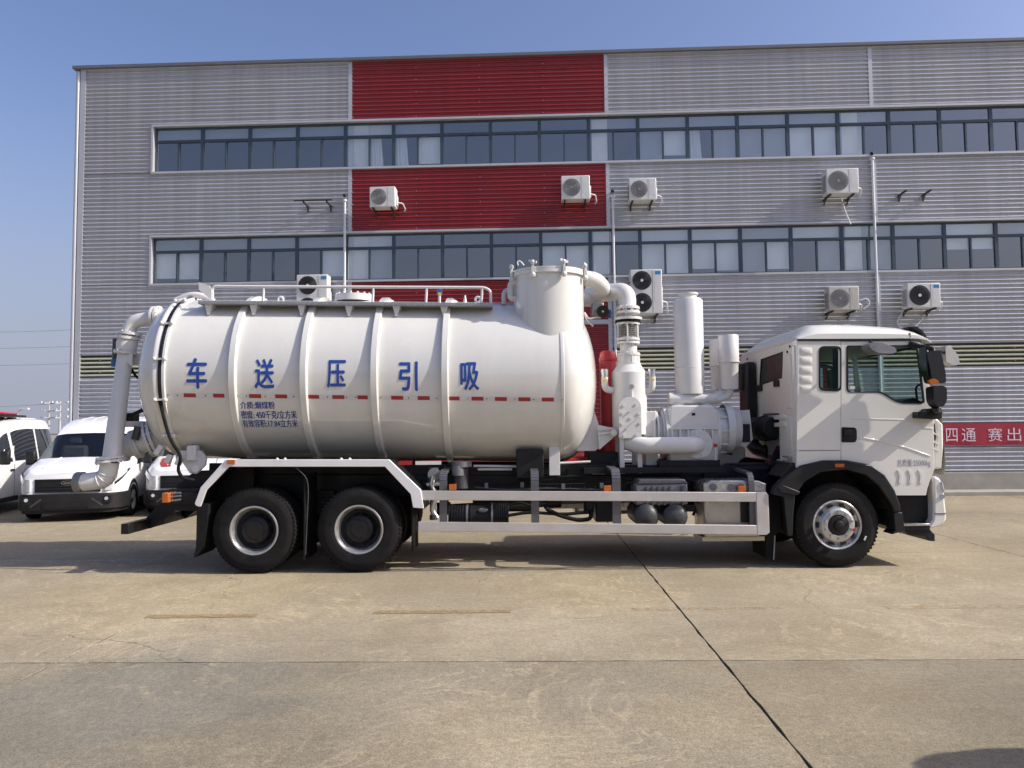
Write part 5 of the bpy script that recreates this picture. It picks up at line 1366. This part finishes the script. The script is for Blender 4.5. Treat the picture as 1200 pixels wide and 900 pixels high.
for k in range(9):
    x = at(527+3.2*k, 606, 10.1).x; z = zpx(606, 10.1, 545)
    P('cooling_ring', MB().lathe([(-0.007, 0.12), (-0.007, 0.157), (0.007, 0.157), (0.007, 0.12)], (x, 10.1, z), ax, 28), PLAST, cm)
for k in range(7):
    x = at(580+2.6*k, 606, 10.1).x
    P('cooling_ring', MB().lathe([(-0.006, 0.12), (-0.006, 0.165), (0.006, 0.165), (0.006, 0.12)], (x, 10.1, zpx(604, 10.1, 545)), ax, 28), BLACK, cm)
P('compressor_band', MB().lathe([(-0.01, 0.146), (-0.01, 0.16), (0.01, 0.16), (0.01, 0.146)], (at(548, 606, 10.1).x, 10.1, zpx(606, 10.1, 545)), ax, 28), MGREY, cm)
P('compressor_flange', MB().lathe([(-0.012, 0.1), (-0.012, 0.17), (0.012, 0.17), (0.012, 0.1)], (at(577, 606, 10.1).x, 10.1, zpx(605, 10.1, 545)), ax, 28), MGREY, cm)
P('compressor_shell', MB().ball(at(566, 598, 9.98), 0.05, 12, (1.4, 0.6, 0.6)), MGREY, cm)
dr = P('air_dryer', MB().cyl(at(540, 549, 10.2), at(540, 572, 10.2), 0.10, 24), DGREY)
P('dryer_cap', MB().cyl(at(541, 540.5, 10.2), at(541, 547, 10.2), 0.135, 24, 0.13), MGREY, dr)
P('dryer_collar', MB().cyl(at(537, 546, 10.15), at(537, 557, 10.15), 0.085, 20), MGREY, dr)
br = P('brake_valve', MB().cyl(at(507.5, 548, 10.1), at(507.5, 566, 10.1), 0.07, 16), DGREY)
P('valve_disc', MB().cyl(at(509, 556, 10.02), at(509, 556, 10.1), 0.085, 20), MGREY, br)
P('valve_pipe', MB().tube(bend([at(508, 558, 10.0), at(505, 568, 10.0), at(510, 582, 10.0), at(506, 598, 10.0), at(512, 607, 10.0)], 0.1), 0.035, 12), STEEL, br)
P('valve_stem', MB().cyl(at(500, 568, 10.0), at(515, 567, 10.0), 0.025, 10), STEEL, br)
P('valve_bowl', MB().cyl(at(508, 603, 10.0), at(508, 609, 10.0), 0.05, 14), DGREY, br)
P('valve_body', MB().cyl(at(507, 573, 10.03), at(508, 600, 10.03), 0.045, 14), MGREY, br)
hz = P('hydraulic_pump', MB().box(at(697, 600, 10.5).x, at(720, 600, 10.5).x, 10.4, 10.8, zpx(612, 10.4, 700), zpx(580, 10.4, 700)), BLACK, bev=0.02)
P('pump_valve', MB().cyl(at(690, 600, 10.4), at(690, 588, 10.4), 0.07, 12), BLACK, hz)
P('hose', MB().tube(bend([at(640, 596, 10.3), at(655, 604, 10.3), at(678, 610, 10.3), at(693, 608, 10.3), at(692, 597, 10.35)], 0.2), 0.028, 10), RUBBER, hz)
P('hose', MB().tube(bend([at(596, 604, 10.3), at(620, 600, 10.3), at(660, 603, 10.3), at(690, 600, 10.3)], 0.2), 0.022, 10), RUBBER, hz)
P('hose', MB().tube(bend([at(728, 574, 10.2), at(735, 566, 10.2), at(748, 566, 10.2), at(752, 575, 10.2)], 0.1), 0.02, 8), RUBBER, hz)
P('silver_cover', MB().box(at(640, 592, 10.9).x, at(690, 592, 10.9).x, 10.9, 11.3, zpx(596, 10.9, 660), zpx(587, 10.9, 660)), SCR, hz, bev=0.01)
P('fuel_tank', MB().box(0.9, 2.2, far(10.45), far(9.85), 0.5, 1.0), STEEL, chassis, bev=0.06)
P('tool_box', MB().box(-0.6, 0.3, far(10.4), far(9.9), 0.55, 0.95), BLACK, chassis, bev=0.02)

# loose hoses and cables along the frame
for pts_, r_, mt_ in ((((745, 574), (738, 583), (742, 596), (750, 600)), 0.016, RUBBER), (((806, 574), (816, 578), (818, 592), (812, 604)), 0.018, RUBBER), (((596, 592), (610, 588), (624, 594), (640, 590)), 0.014, RUBBER),
                      (((555, 566), (580, 569), (604, 566), (640, 568), (690, 567)), 0.012, RUBBER), (((556, 571), (590, 574), (640, 572), (715, 574)), 0.012, DGREY), (((516, 566), (526, 574), (524, 590), (530, 598)), 0.016, RUBBER),
                      (((735, 560), (748, 566), (770, 560), (800, 561), (822, 566)), 0.014, RUBBER), (((600, 556), (640, 560), (690, 557)), 0.014, RUBBER), (((470, 560), (485, 566), (498, 562), (508, 566)), 0.016, RUBBER)):
    P('hose', MB().tube(bend([at(x, y, 10.30+0.02*random.random()) for x, y in pts_], 0.12), r_, 8), mt_, chassis)
for x, y in ((570, 568), (612, 567), (660, 569), (705, 568)):
    P('hose_clip', MB().box(at(x-2, y, 10.3).x, at(x+2, y, 10.3).x, 10.28, 10.40, at(x, y+4, 10.3).z, at(x, y-2, 10.3).z), MGREY, chassis)
# ---- cab: panels in the near-side plane, mirrored for the far side
SD = 9.72
def S(x, y): return XZ(x, y, SD)
def both(name, polys, d0, d1, mt, parent, holes=(), **k):
    """a panel on the near side and its twin on the far side"""
    o = P(name, MB().prism(polys, d0, d1, 'y', holes), mt, parent, **k)
    P(name, MB().prism(polys, far(d1), far(d0), 'y', holes), mt, parent, **k)
    return o
def rounded(poly, r, n=4):
    pts = []
    N = len(poly)
    for i in range(N):
        p = Vector(poly[i]); a = Vector(poly[i-1])-p; b = Vector(poly[(i+1) % N])-p
        rr = min(r, a.length*0.45, b.length*0.45); p0 = p+a.normalized()*rr; p1 = p+b.normalized()*rr
        for k in range(n+1):
            t = k/n; q = p0*(1-t)**2+p*2*t*(1-t)+p1*t*t; pts.append((q.x, q.y))
    return pts
TH = 0.05
# arch of the wheel housing (pixels on the near side)
ARCH = [(915, 562), (937, 545.5), (963, 540), (991, 540.5), (1019, 545.5), (1035, 557), (1045, 574), (1051, 590)]
qwin = rounded([S(*p) for p in ((959.5, 405.5), (986, 405.5), (986, 459), (959.5, 458))], 0.07)
qpoly = [S(*p) for p in ((935, 399.5), (985.1, 399.5), (985.3, 541), (963, 541), (937, 546.5), (933.5, 548), (934, 470))]
qhole = rounded([S(*p) for p in ((961, 407), (982.5, 407), (982.5, 457.5), (961, 456.5))], 0.05)
cab = P('cab', MB().prism(qpoly, SD, SD+TH, 'y', [qhole]), CABW, bev=0.004)
P('cab_side', MB().prism(qpoly, far(SD+TH), far(SD), 'y', [qhole]), CABW, cab, bev=0.004)
def ring_poly(o, w):
    c = Vector((sum(p[0] for p in o)/len(o), sum(p[1] for p in o)/len(o)))
    return [tuple(c+(Vector(p)-c)*(1-w/max((Vector(p)-c).length, 1e-3))) for p in o]
both('window_seal', qwin, SD-0.006, SD+0.012, BLACK, cab, [ring_poly(qwin, 0.03)])
both('quarter_window', ring_poly(qwin, 0.025), SD+0.004, SD+0.008, CGLASS, cab)
pq = [S(*p) for p in ((976, 406.5), (985.5, 406.5), (985.5, 458), (976, 458))]
both('window_pillar', pq, SD+0.0085, SD+0.014, BLACK, cab)
# stamped ribs behind the door
for k in range(5):
    y0 = 407+11.2*k
    a, b = S(937.5, y0), S(952, y0+8.5)
    m = MB(); vs = []; n1, n2 = 10, 8
    for i in range(n1+1):
        for j in range(n2+1):
            u, w = i/n1, j/n2
            hgt = 0.012*(math.sin(math.pi*min(max(u, 0), 1))**0.6)*(math.sin(math.pi*w)**0.8)
            vs.append((a[0]+(b[0]-a[0])*u, SD-0.0015-hgt, a[1]+(b[1]-a[1])*w))
    m.add(vs, [(i*(n2+1)+j, (i+1)*(n2+1)+j, (i+1)*(n2+1)+j+1, i*(n2+1)+j+1) for i in range(n1) for j in range(n2)])
    P('stamped_rib', m, CABW, cab, ang=80)
for (x0, x1, y) in ((935, 984.5, 528.2),):
    P('panel_seam', MB().box(S(x0, y)[0]+0.01, S(x1, y)[0]-0.005, SD-0.0025, SD+0.002, S(x0, y)[1]-0.004, S(x0, y)[1]+0.003), DGREY, cab)
# door
DOORP = [(985.6, 400), (1066, 399.3), (1078, 401), (1083.5, 412), (1088.5, 455), (1092.5, 482), (1094.5, 500), (1095, 550), (1090, 563), (1087, 572), (1085.4, 580.5), (1049.5, 580.5), (1045, 574), (1035, 557), (1019, 546), (991, 541.2), (985.6, 541)]
WIN = [(992, 405), (1066, 404.5), (1075.5, 408), (1080, 440), (1083.5, 471), (1081, 473.2), (1058, 473), (1048, 470), (1036, 462.5), (1030, 460), (995, 460), (992, 457)]
dpoly = [S(*p) for p in DOORP]; wpoly = rounded([S(*p) for p in WIN], 0.03, 3)
door_ = P('door', MB().prism(dpoly, SD, SD+TH, 'y', [wpoly]), CABW, bev=0.006)
P('door', MB().prism(dpoly, far(SD+TH), far(SD), 'y', [wpoly]), CABW, bev=0.006)
both('window_seal', wpoly, SD-0.005, SD+0.015, BLACK, door_, [ring_poly(wpoly, 0.022)])
both('door_window', ring_poly(wpoly, 0.018), SD+0.004, SD+0.008, CGLASS, door_)
both('quarter_light_bar', [S(*p) for p in ((1004.5, 460.5), (1011.5, 460.5), (1006.5, 420), (1002.5, 413), (1001.5, 418))], SD+0.05, SD+0.07, LINING, door_)
P('sticker', MB().box(S(996, 456)[0], S(1002, 456)[0], SD-0.0005, SD+0.003, S(996, 456)[1], S(996, 452.5)[1]), TAPEW, door_)
P('door_handle_recess', MB().prism(rounded([S(*p) for p in ((986, 500.5), (1002, 501), (1004, 504), (1004, 515), (1002, 518.5), (986, 518.5))], 0.02), SD-0.004, SD+0.004), BLACK, door_)
P('door_handle', MB().box(S(988, 508)[0], S(1001, 612)[0], SD-0.03, SD-0.012, S(990, 510)[1], S(990, 504)[1]), PLAST, door_, bev=0.01)
cr = [S(*p) for p in ((1006, 513.5), (1010, 513), (1025, 515.5), (1060, 524), (1090, 534.5))]
m = MB()
for i in range(len(cr)-1): m.bar((cr[i][0], SD, cr[i][1]), (cr[i+1][0], SD, cr[i+1][1]), 0.014, 0.022)
P('door_crease', m, CABW, door_, bev=0.008)
m = MB()
for a, b in (((996, 490.5), (1062, 491.8)), ((1080, 501.5), (1093, 502))):
    m.bar((S(*a)[0], SD, S(*a)[1]), (S(*b)[0], SD, S(*b)[1]), 0.010, 0.014)
P('door_crease', m, CABW, door_, bev=0.004)
for x in (1051, 1063.5, 1075.5):
    m = MB(); m.prism(rounded([S(*p) for p in ((x, 550.5), (x+3.5, 551), (x+6.5, 556), (x+5.5, 566.5), (x+1.5, 566.5), (x+2.8, 558))], 0.01), SD-0.009, SD+0.01)
    P('door_flute', m, CABW, door_, bev=0.006)
v, fcs = glyphs('总质量:25000kg', 0.0)
a, b = S(1051.5, 548), S(1090, 538)
P('weight_lettering', MB().add([(a[0]+(b[0]-a[0])*p, SD-0.003, a[1]+(b[1]-a[1])*q) for p, q in v], fcs), GREYT, door_, smooth=False)
# roof: lofted sections along the cab
XR0, XF = S(934.5, 400)[0], S(1090, 400)[0]
sec = []
rs = [(XR0, 2.862, 2.865, 0.0), (XR0+0.01, 2.862, 2.90, 0.012), (XR0+0.16, 2.862, 3.03, 0.03), (XR0+0.26, 2.862, 3.088, 0.045), (XR0+0.5, 2.862, 3.092, 0.045), (4.5, 2.862, 3.075, 0.045), (4.95, 2.862, 3.035, 0.045), (5.12, 2.858, 2.99, 0.045), (5.24, 2.84, 2.91, 0.04), (5.30, 2.80, 2.825, 0.02)]
vs = []
for x, zg, zc_, q in rs:
    h = zc_-zg
    half = [(SD-0.012, zg), (SD-0.010, zg+0.30*h), (SD+0.03+q*0.6, zg+0.62*h), (SD+0.14+q, zg+0.90*h), (SD+0.34, zg+0.985*h), (10.4, zg+1.0*h), (TY, zg+1.0*h)]
    vs += [(x, y, z) for y, z in half] + [(x, far(y), z) for y, z in reversed(half[:-1])]
n = 13
fs = [(i*n+k, i*n+k+1, (i+1)*n+k+1, (i+1)*n+k) for i in range(len(rs)-1) for k in range(n-1)]
fs += [tuple(range(n)), tuple(range((len(rs)-1)*n, len(rs)*n))]
roof = P('cab_roof', MB().add(vs, fs), CABW, ang=28)
P('roof_liner', MB().box(XR0+0.03, 5.2, SD+0.06, far(SD+0.06), 2.80, 2.84), LINING, roof)
both('gutter', [S(*p) for p in ((935, 397.3), (1066, 396.8), (1067.5, 399.4), (935, 399.4))], SD-0.014, SD+0.03, BLACK, roof)
P('roof_seam', MB().box(5.03, 5.036, SD-0.014, SD+0.02, 2.87, 2.93), DGREY, roof)
# rear wall
XW = XR0
bw = [(SD+0.02, 1.30), (SD+0.02, 2.86), (far(SD+0.02), 2.86), (far(SD+0.02), 1.30)]
def W(x, y):
    p = atX(x, y, XW); return (p.y, p.z)
rwin = [W(892, 421), (W(917.5, 412)), W(916.5, 443), W(890, 452)]
rwin2 = [(far(y), z) for y, z in reversed(rwin)]
intake = [W(893, 485), W(913, 484), W(914, 538), W(893, 538)]
P('rear_wall', MB().prism(bw, XW, XW+0.05, 'x', [rwin, intake]), CABW, cab, bev=0.004)
P('rear_window', MB().prism(rwin, XW+0.01, XW+0.016, 'x'), RGLASS, cab)
P('window_seal', MB().prism(rwin, XW-0.006, XW+0.01, 'x', [ring_poly(rwin, 0.025)]), BLACK, cab)
for x, y in ((891.5, 455), (911, 449.5)):
    q = W(x, y); P('rubber_stop', MB().box(XW-0.03, XW, q[0]-0.09, q[0]+0.09, q[1]-0.045, q[1]+0.045), BLACK, cab, bev=0.008)
for y0, y1, z0, z1 in ((9.80, 9.90, 1.35, 2.80), (9.95, 10.15, 2.00, 2.7), (10.2, 11.6, 1.86, 1.92), (10.2, 11.6, 1.76, 1.82), (10.0, 10.14, 1.42, 1.9), (11.75, 12.05, 1.4, 2.6)):
    P('stamped_rib', MB().box(XW-0.014, XW+0.01, y0, y1, z0, z1), CABW, cab, bev=0.012)
for y, z in ((9.98, 2.80), (10.08, 2.74), (11.8, 2.80), (11.9, 2.74), (11.7, 2.74)):
    P('screw', MB().cyl((XW-0.012, y, z), (XW, y, z), 0.016, 8), BLACK, cab)
P('intake_recess', MB().box(XW+0.06, XW+0.5, W(893, 500)[0]+0.1, W(914, 500)[0]-0.1, 1.25, 2.05), BLACK, cab)
ai = P('air_intake_filter', MB().lathe([(0, 0.002), (0, 0.14), (0.04, 0.165), (0.22, 0.165), (0.23, 0.18), (0.27, 0.18), (0.28, 0.165), (0.62, 0.165), (0.66, 0.12), (0.66, 0.002)], (XW-0.02, W(909, 500)[0]+0.02, W(905, 502)[1]), (-0.15, 1, 0), 36), PLAST)
P('filter_label', MB().box(XW-0.205, XW-0.19, W(898, 500)[0]-0.05, W(898, 500)[0]+0.05, W(898, 504)[1], W(898, 496)[1]), YEL, ai)
P('snorkel', MB().box(XW-0.16, XW-0.02, 11.35, 11.75, 1.55, 2.72), BLACK, ai, bev=0.03)
P('snorkel_elbow', MB().tube(bend([(XW-0.09, 11.5, 1.6), (XW-0.06, 11.4, 1.45), (XW+0.1, 11.2, 1.40)], 0.2), 0.10, 18), PLAST, ai)
P('snorkel_head', MB().box(XW-0.20, XW-0.02, 11.5, 12.0, 2.3, 2.70), BLACK, ai, bev=0.03)
for z in (1.30, 1.36):
    P('latch', MB().box(XW-0.06, XW+0.0, 10.02, 10.22, z, z+0.025), STEEL, ai)
P('cab_mount', MB().box(XW-0.1, XW+0.2, 10.2, 10.6, 0.98, 1.30), BLACK, ai, bev=0.02)
P('cab_mount', MB().prism([(XW-0.15, 1.15), (XW+0.35, 1.15), (XW+0.2, 1.45), (XW+0.05, 1.5)], 10.62, 10.75), BLACK, ai)
# floor and interior
P('cab_floor', MB().box(XW+0.05, 5.2, SD+0.06, far(SD+0.06), 1.28, 1.36), BLACK, cab)
P('bulkhead', MB().box(XW+0.055, XW+0.08, SD+0.06, far(SD+0.06), 1.36, 2.8), LINING, cab)
P('dashboard', MB().prism([(4.75, 1.36), (5.25, 1.36), (5.28, 2.02), (5.1, 2.12), (4.95, 2.06), (4.85, 1.8)], SD+0.08, far(SD+0.08), 'y'), DASH, cab, bev=0.02)
for y in (10.25, 11.65):
    st = P('seat', MB().box(4.05, 4.55, y-0.25, y+0.25, 1.55, 1.72), SEAT, cab, bev=0.05)
    P('seat_back', MB().prism([(3.95, 1.65), (4.1, 1.65), (3.98, 2.32), (3.86, 2.32)], y-0.24, y+0.24), SEAT, cab, bev=0.04)
    P('seat_headrest', MB().box(3.84, 3.94, y-0.14, y+0.14, 2.36, 2.58), SEAT, cab, bev=0.03)
swc = Vector((4.78, 11.6, 2.07)); n_ = 24
P('steering_wheel', MB().tube([swc+Vector((0.12*math.sin(2*math.pi*t/n_), 0.22*math.cos(2*math.pi*t/n_), 0.20*math.sin(2*math.pi*t/n_))) for t in range(n_+1)], 0.017, 8, False), PLAST, cab)
P('grab_handle', MB().tube(bend([at(1075, 470, SD+0.1), at(1073, 455, SD+0.1), at(1076, 451, SD+0.1), at(1080, 452, SD+0.1)], 0.03), 0.014, 8), BLACK, door_)
# front: windscreen, grille, bumper
fz = [(5.30, 2.80), (5.36, 2.50), (5.40, 2.05)]
def front_sheet(name, pts, y0, y1, mt, par, bow=0.09, n=14, th=0.0):
    m = MB(); vs = []
    for i in range(n+1):
        t = -1+2*i/n; y = TY+(y1-y0)/2*t; dx = bow*(1-abs(t)**3.0)
        vs += [(x+dx, y, z) for x, z in pts]
    k = len(pts)
    m.add(vs, [(i*k+j, i*k+j+1, (i+1)*k+j+1, (i+1)*k+j) for i in range(n) for j in range(k-1)])
    return P(name, m, mt, par)
front_sheet('windscreen', fz, SD+0.13, far(SD+0.13), CGLASS, cab)
both('pillar', [S(*p) for p in ((1078, 401), (1084, 408), (1090.5, 455), (1096, 487), (1094.6, 500), (1092.5, 482), (1088.5, 455), (1083.5, 412))], SD+0.006, SD+0.14, CABW, cab, bev=0.01)
front_sheet('front_panel', [(5.40, 2.05), (5.42, 1.9), (5.44, 1.30), (5.42, 1.13)], SD+0.04, far(SD+0.04), CABW, cab)
front_sheet('grille', [(5.425, 1.85), (5.46, 1.82), (5.475, 1.35), (5.43, 1.33)], SD+0.25, far(SD+0.25), BLACK, cab)
both('corner_deflector', [S(*p) for p in ((1094, 488.5), (1101, 491.5), (1107, 497.5), (1107.5, 520), (1105, 550), (1096, 549.5), (1096.5, 530), (1099.5, 512), (1098.5, 498))], SD+0.03, SD+0.22, CABW, cab, bev=0.02)
both('deflector_recess', [S(*p) for p in ((1094.5, 497), (1099, 500), (1099.5, 512), (1096.5, 530), (1096, 549), (1095, 549)) ], SD+0.05, SD+0.15, DGREY, cab)
for y0 in (506, 516, 524):
    P('deflector_louvre', MB().prism([S(1095, y0), S(1101, y0+4), S(1101, y0+5.5), S(1095, y0+2)], SD+0.02, SD+0.2), CABW, cab)
bpl = [S(*p) for p in ((1094, 558), (1098, 558.5), (1102, 560.5), (1105.5, 568), (1107.5, 579), (1108.6, 590), (1110, 601), (1110, 609.5), (1106.6, 614.5), (1098, 617.5), (1089.5, 619.5), (1090, 615.5), (1094.3, 608.5), (1094.8, 586))]
bu = P('bumper', MB().prism(bpl, SD+0.01, far(SD+0.01)), CABW, bev=0.025)
P('headlight', MB().prism([S(1103.5, 564), S(1105.5, 568), S(1107.2, 577), S(1105.3, 575), S(1103.5, 568)], SD-0.004, SD+0.4), LAMP, bu, bev=0.004)
P('bumper_seam', MB().box(S(1095.5, 602)[0], S(1109, 602)[0], SD+0.004, SD+0.02, S(1100, 602.6)[1], S(1100, 601.6)[1]), DGREY, bu)
P('fog_lamp', MB().cyl(at(1104, 582, SD-0.004), at(1104, 582, SD+0.03), 0.03, 16), LAMP, bu)
# step well
P('step_well', MB().box(S(1046, 612)[0], S(1095, 612)[0], SD+0.14, 10.5, S(1060, 618)[1], S(1060, 579)[1]), BLACK, bu)
P('step_floor', MB().box(S(1052, 612)[0], S(1090, 612)[0], SD+0.01, SD+0.14, S(1060, 621)[1], S(1060, 616.5)[1]), BLACK, bu)
P('step_tread', MB().box(S(1058, 612)[0], S(1089, 612)[0], SD-0.002, SD+0.13, S(1060, 616.4)[1], S(1060, 613.8)[1]), STEEL, bu, bev=0.004)
P('underrun_guard', MB().prism([S(*p) for p in ((1058, 620), (1080, 619), (1092, 621), (1098, 627), (1098, 635), (1091, 634.5), (1088, 629), (1066, 627))], SD+0.04, far(SD+0.04)), BLACK, bu, bev=0.01)
# wheel arch moulding
AO = [(903.5, 579), (906, 571), (915, 562), (937, 545.5), (963, 539.3), (991, 539.3), (1019, 544.5), (1035, 556), (1047, 575), (1053, 592), (1053.5, 599)]
AI = [(1046, 600), (1043.5, 592), (1028, 569), (1012, 556), (991, 550), (960, 553), (942, 564), (931, 579), (928.5, 600), (927.5, 628)]
AB = [(921.5, 628), (917, 582)]
arch = P('wheel_arch', MB().prism([S(*p) for p in AO+AI+AB], SD-0.05, SD+0.08), PLAST, bev=0.015)
P('arch_step', MB().prism([S(*p) for p in ((909, 571), (916, 568), (936, 576), (933, 580), (914, 577))], SD-0.065, SD-0.03), PLAST, arch, bev=0.01)
P('arch_liner', strip_sheet([S(*p) for p in AI], SD+0.0, 10.35, 0.02), BLACK, arch)
P('wheel_arch', MB().prism([S(*p) for p in AO+AI+AB], far(SD+0.08), far(SD-0.05)), PLAST, arch, bev=0.015)
P('inner_arch', MB().prism([S(*p) for p in AO[1:]+[(1046, 600), (1000, 640), (927, 625)]], 10.36, 10.38), BLACK, arch)
P('arch_rear_flange', MB().prism([S(*p) for p in ((917, 559), (931, 543), (936, 546), (921, 562))], SD+0.05, SD+0.6), PLAST, arch, bev=0.01)
P('side_marker', MB().prism(rounded([S(*p) for p in ((976.5, 543.2), (987, 543.2), (987, 547.2), (976.5, 547.2))], 0.008), SD-0.06, SD-0.04), ORANGE, arch)
P('step_end', MB().prism([S(*p) for p in ((1045.5, 600), (1055.5, 600), (1059, 622), (1048, 624.5), (1044, 626), (1043.5, 624.5), (1047.5, 621))], SD-0.04, SD+0.2), PLAST, arch, bev=0.01)
P('mud_flap', MB().prism([S(*p) for p in ((905, 580), (921, 584), (922, 625), (914.5, 629), (913.5, 658), (904, 657), (902, 600))], SD+0.2, SD+0.75), RUBBER, arch)
P('flap_edge', MB().prism([S(*p) for p in ((913.2, 630), (914.8, 630), (913.4, 659), (911.8, 659))], SD+0.185, SD+0.195), MGREY, arch)
# mirrors
my = 9.47
def mirror_shell(poly, y0, y1, name, mt, par, b=0.03): return P(name, MB().prism(rounded([XZ(x, y, (y0+y1)/2) for x, y in poly], 0.04), y0, y1), mt, par, bev=b)
mir = mirror_shell([(1081, 413), (1092, 411.5), (1098, 414), (1103, 438), (1103.5, 449), (1099, 450), (1088, 449)], 9.36, 9.56, 'mirror', PLAST, truck)
mirror_shell([(1089, 453), (1100, 452), (1105, 455), (1105, 470), (1101, 477), (1094, 477), (1090, 470)], 9.36, 9.54, 'wide_angle_mirror', PLAST, mir)
P('mirror_reflector', MB().prism(rounded([XZ(*p, 9.36) for p in ((1088, 445.5), (1093, 443.5), (1099, 446), (1100.5, 450), (1090, 450.5))], 0.012), 9.35, 9.40), ORANGE, mir, bev=0.006)
P('mirror_glass', MB().prism([(9.38, 2.36), (9.54, 2.36), (9.54, 2.72), (9.38, 2.72)], at(1082, 430, 9.46).x-0.004, at(1083, 430, 9.46).x, 'x'), MIRG, mir)
P('mirror_arm', MB().tube(bend([at(1100, 484, SD-0.02), at(1096, 480, 9.5), at(1096, 476, 9.46)], 0.06), 0.045, 12), PLAST, mir)
P('mirror_bracket', MB().prism(rounded([XZ(*p, 9.62) for p in ((1074, 482.5), (1083, 483), (1085, 479), (1101, 478), (1102, 490), (1098, 491.5), (1074, 490))], 0.015), 9.58, SD), PLAST, mir, bev=0.012)
P('mirror_arm', MB().tube(bend([at(1066, 404, SD), at(1078, 406, 9.6), at(1094, 409, 9.48), at(1093, 414, 9.46)], 0.08), 0.028, 10), PLAST, mir)
ks = P('kerb_mirror', MB().prism(rounded([XZ(*p, 9.44) for p in ((1014, 405), (1018, 402), (1030, 402.5), (1045, 409), (1046.5, 413), (1041, 415.5), (1024, 414.5), (1016, 410))], 0.03), 9.34, 9.56), MGREY, bev=0.03)
P('mirror_arm', MB().tube(bend([at(1026, 404, 9.46), at(1022, 402, 9.6), at(1020, 400, SD+0.01)], 0.04), 0.018, 8), PLAST, ks)
fm = P('front_mirror', MB().prism(rounded([XZ(*p, 12.35) for p in ((1105, 406), (1110, 405), (1120, 417), (1122, 427), (1117, 429), (1106, 424.5))], 0.03), 12.28, 12.5), ALU, bev=0.03)
P('mirror_arm', MB().tube(bend([at(1090, 411, 12.0), at(1100, 410, 12.2), at(1107, 414, 12.35)], 0.08), 0.025, 10), PLAST, fm)
m2 = copy_tree(mir, truck)
for o in [m2]:
    o.location = mir.location + Vector((0, 2*(TY-9.46)+0.0, 0))
vz = P('sun_visor', strip_sheet([XZ(*p, 9.98) for p in ((1064, 383), (1073, 382.5), (1080, 387), (1085, 394), (1088.5, 405))], 9.98, far(9.98), 0.02), BLACK)
P('visor_end', MB().prism([XZ(*p, 9.98) for p in ((1064, 383), (1073, 382.5), (1080, 387), (1085, 394), (1088.5, 405), (1086, 403), (1082, 394.5), (1078, 389), (1072, 385.5))], 9.965, 9.978), BLACK, vz)
for x, y in ((1072, 396), (1080, 403)):
    P('roof_lamp', MB().ball(at(x, y, SD+0.02), 0.02, 8), LAMP, vz)
P('antenna_bracket', MB().tube(bend([at(1066, 402, SD), at(1076, 405, SD-0.06), at(1086, 410, SD-0.08)], 0.05), 0.03, 10), BLACK, vz)
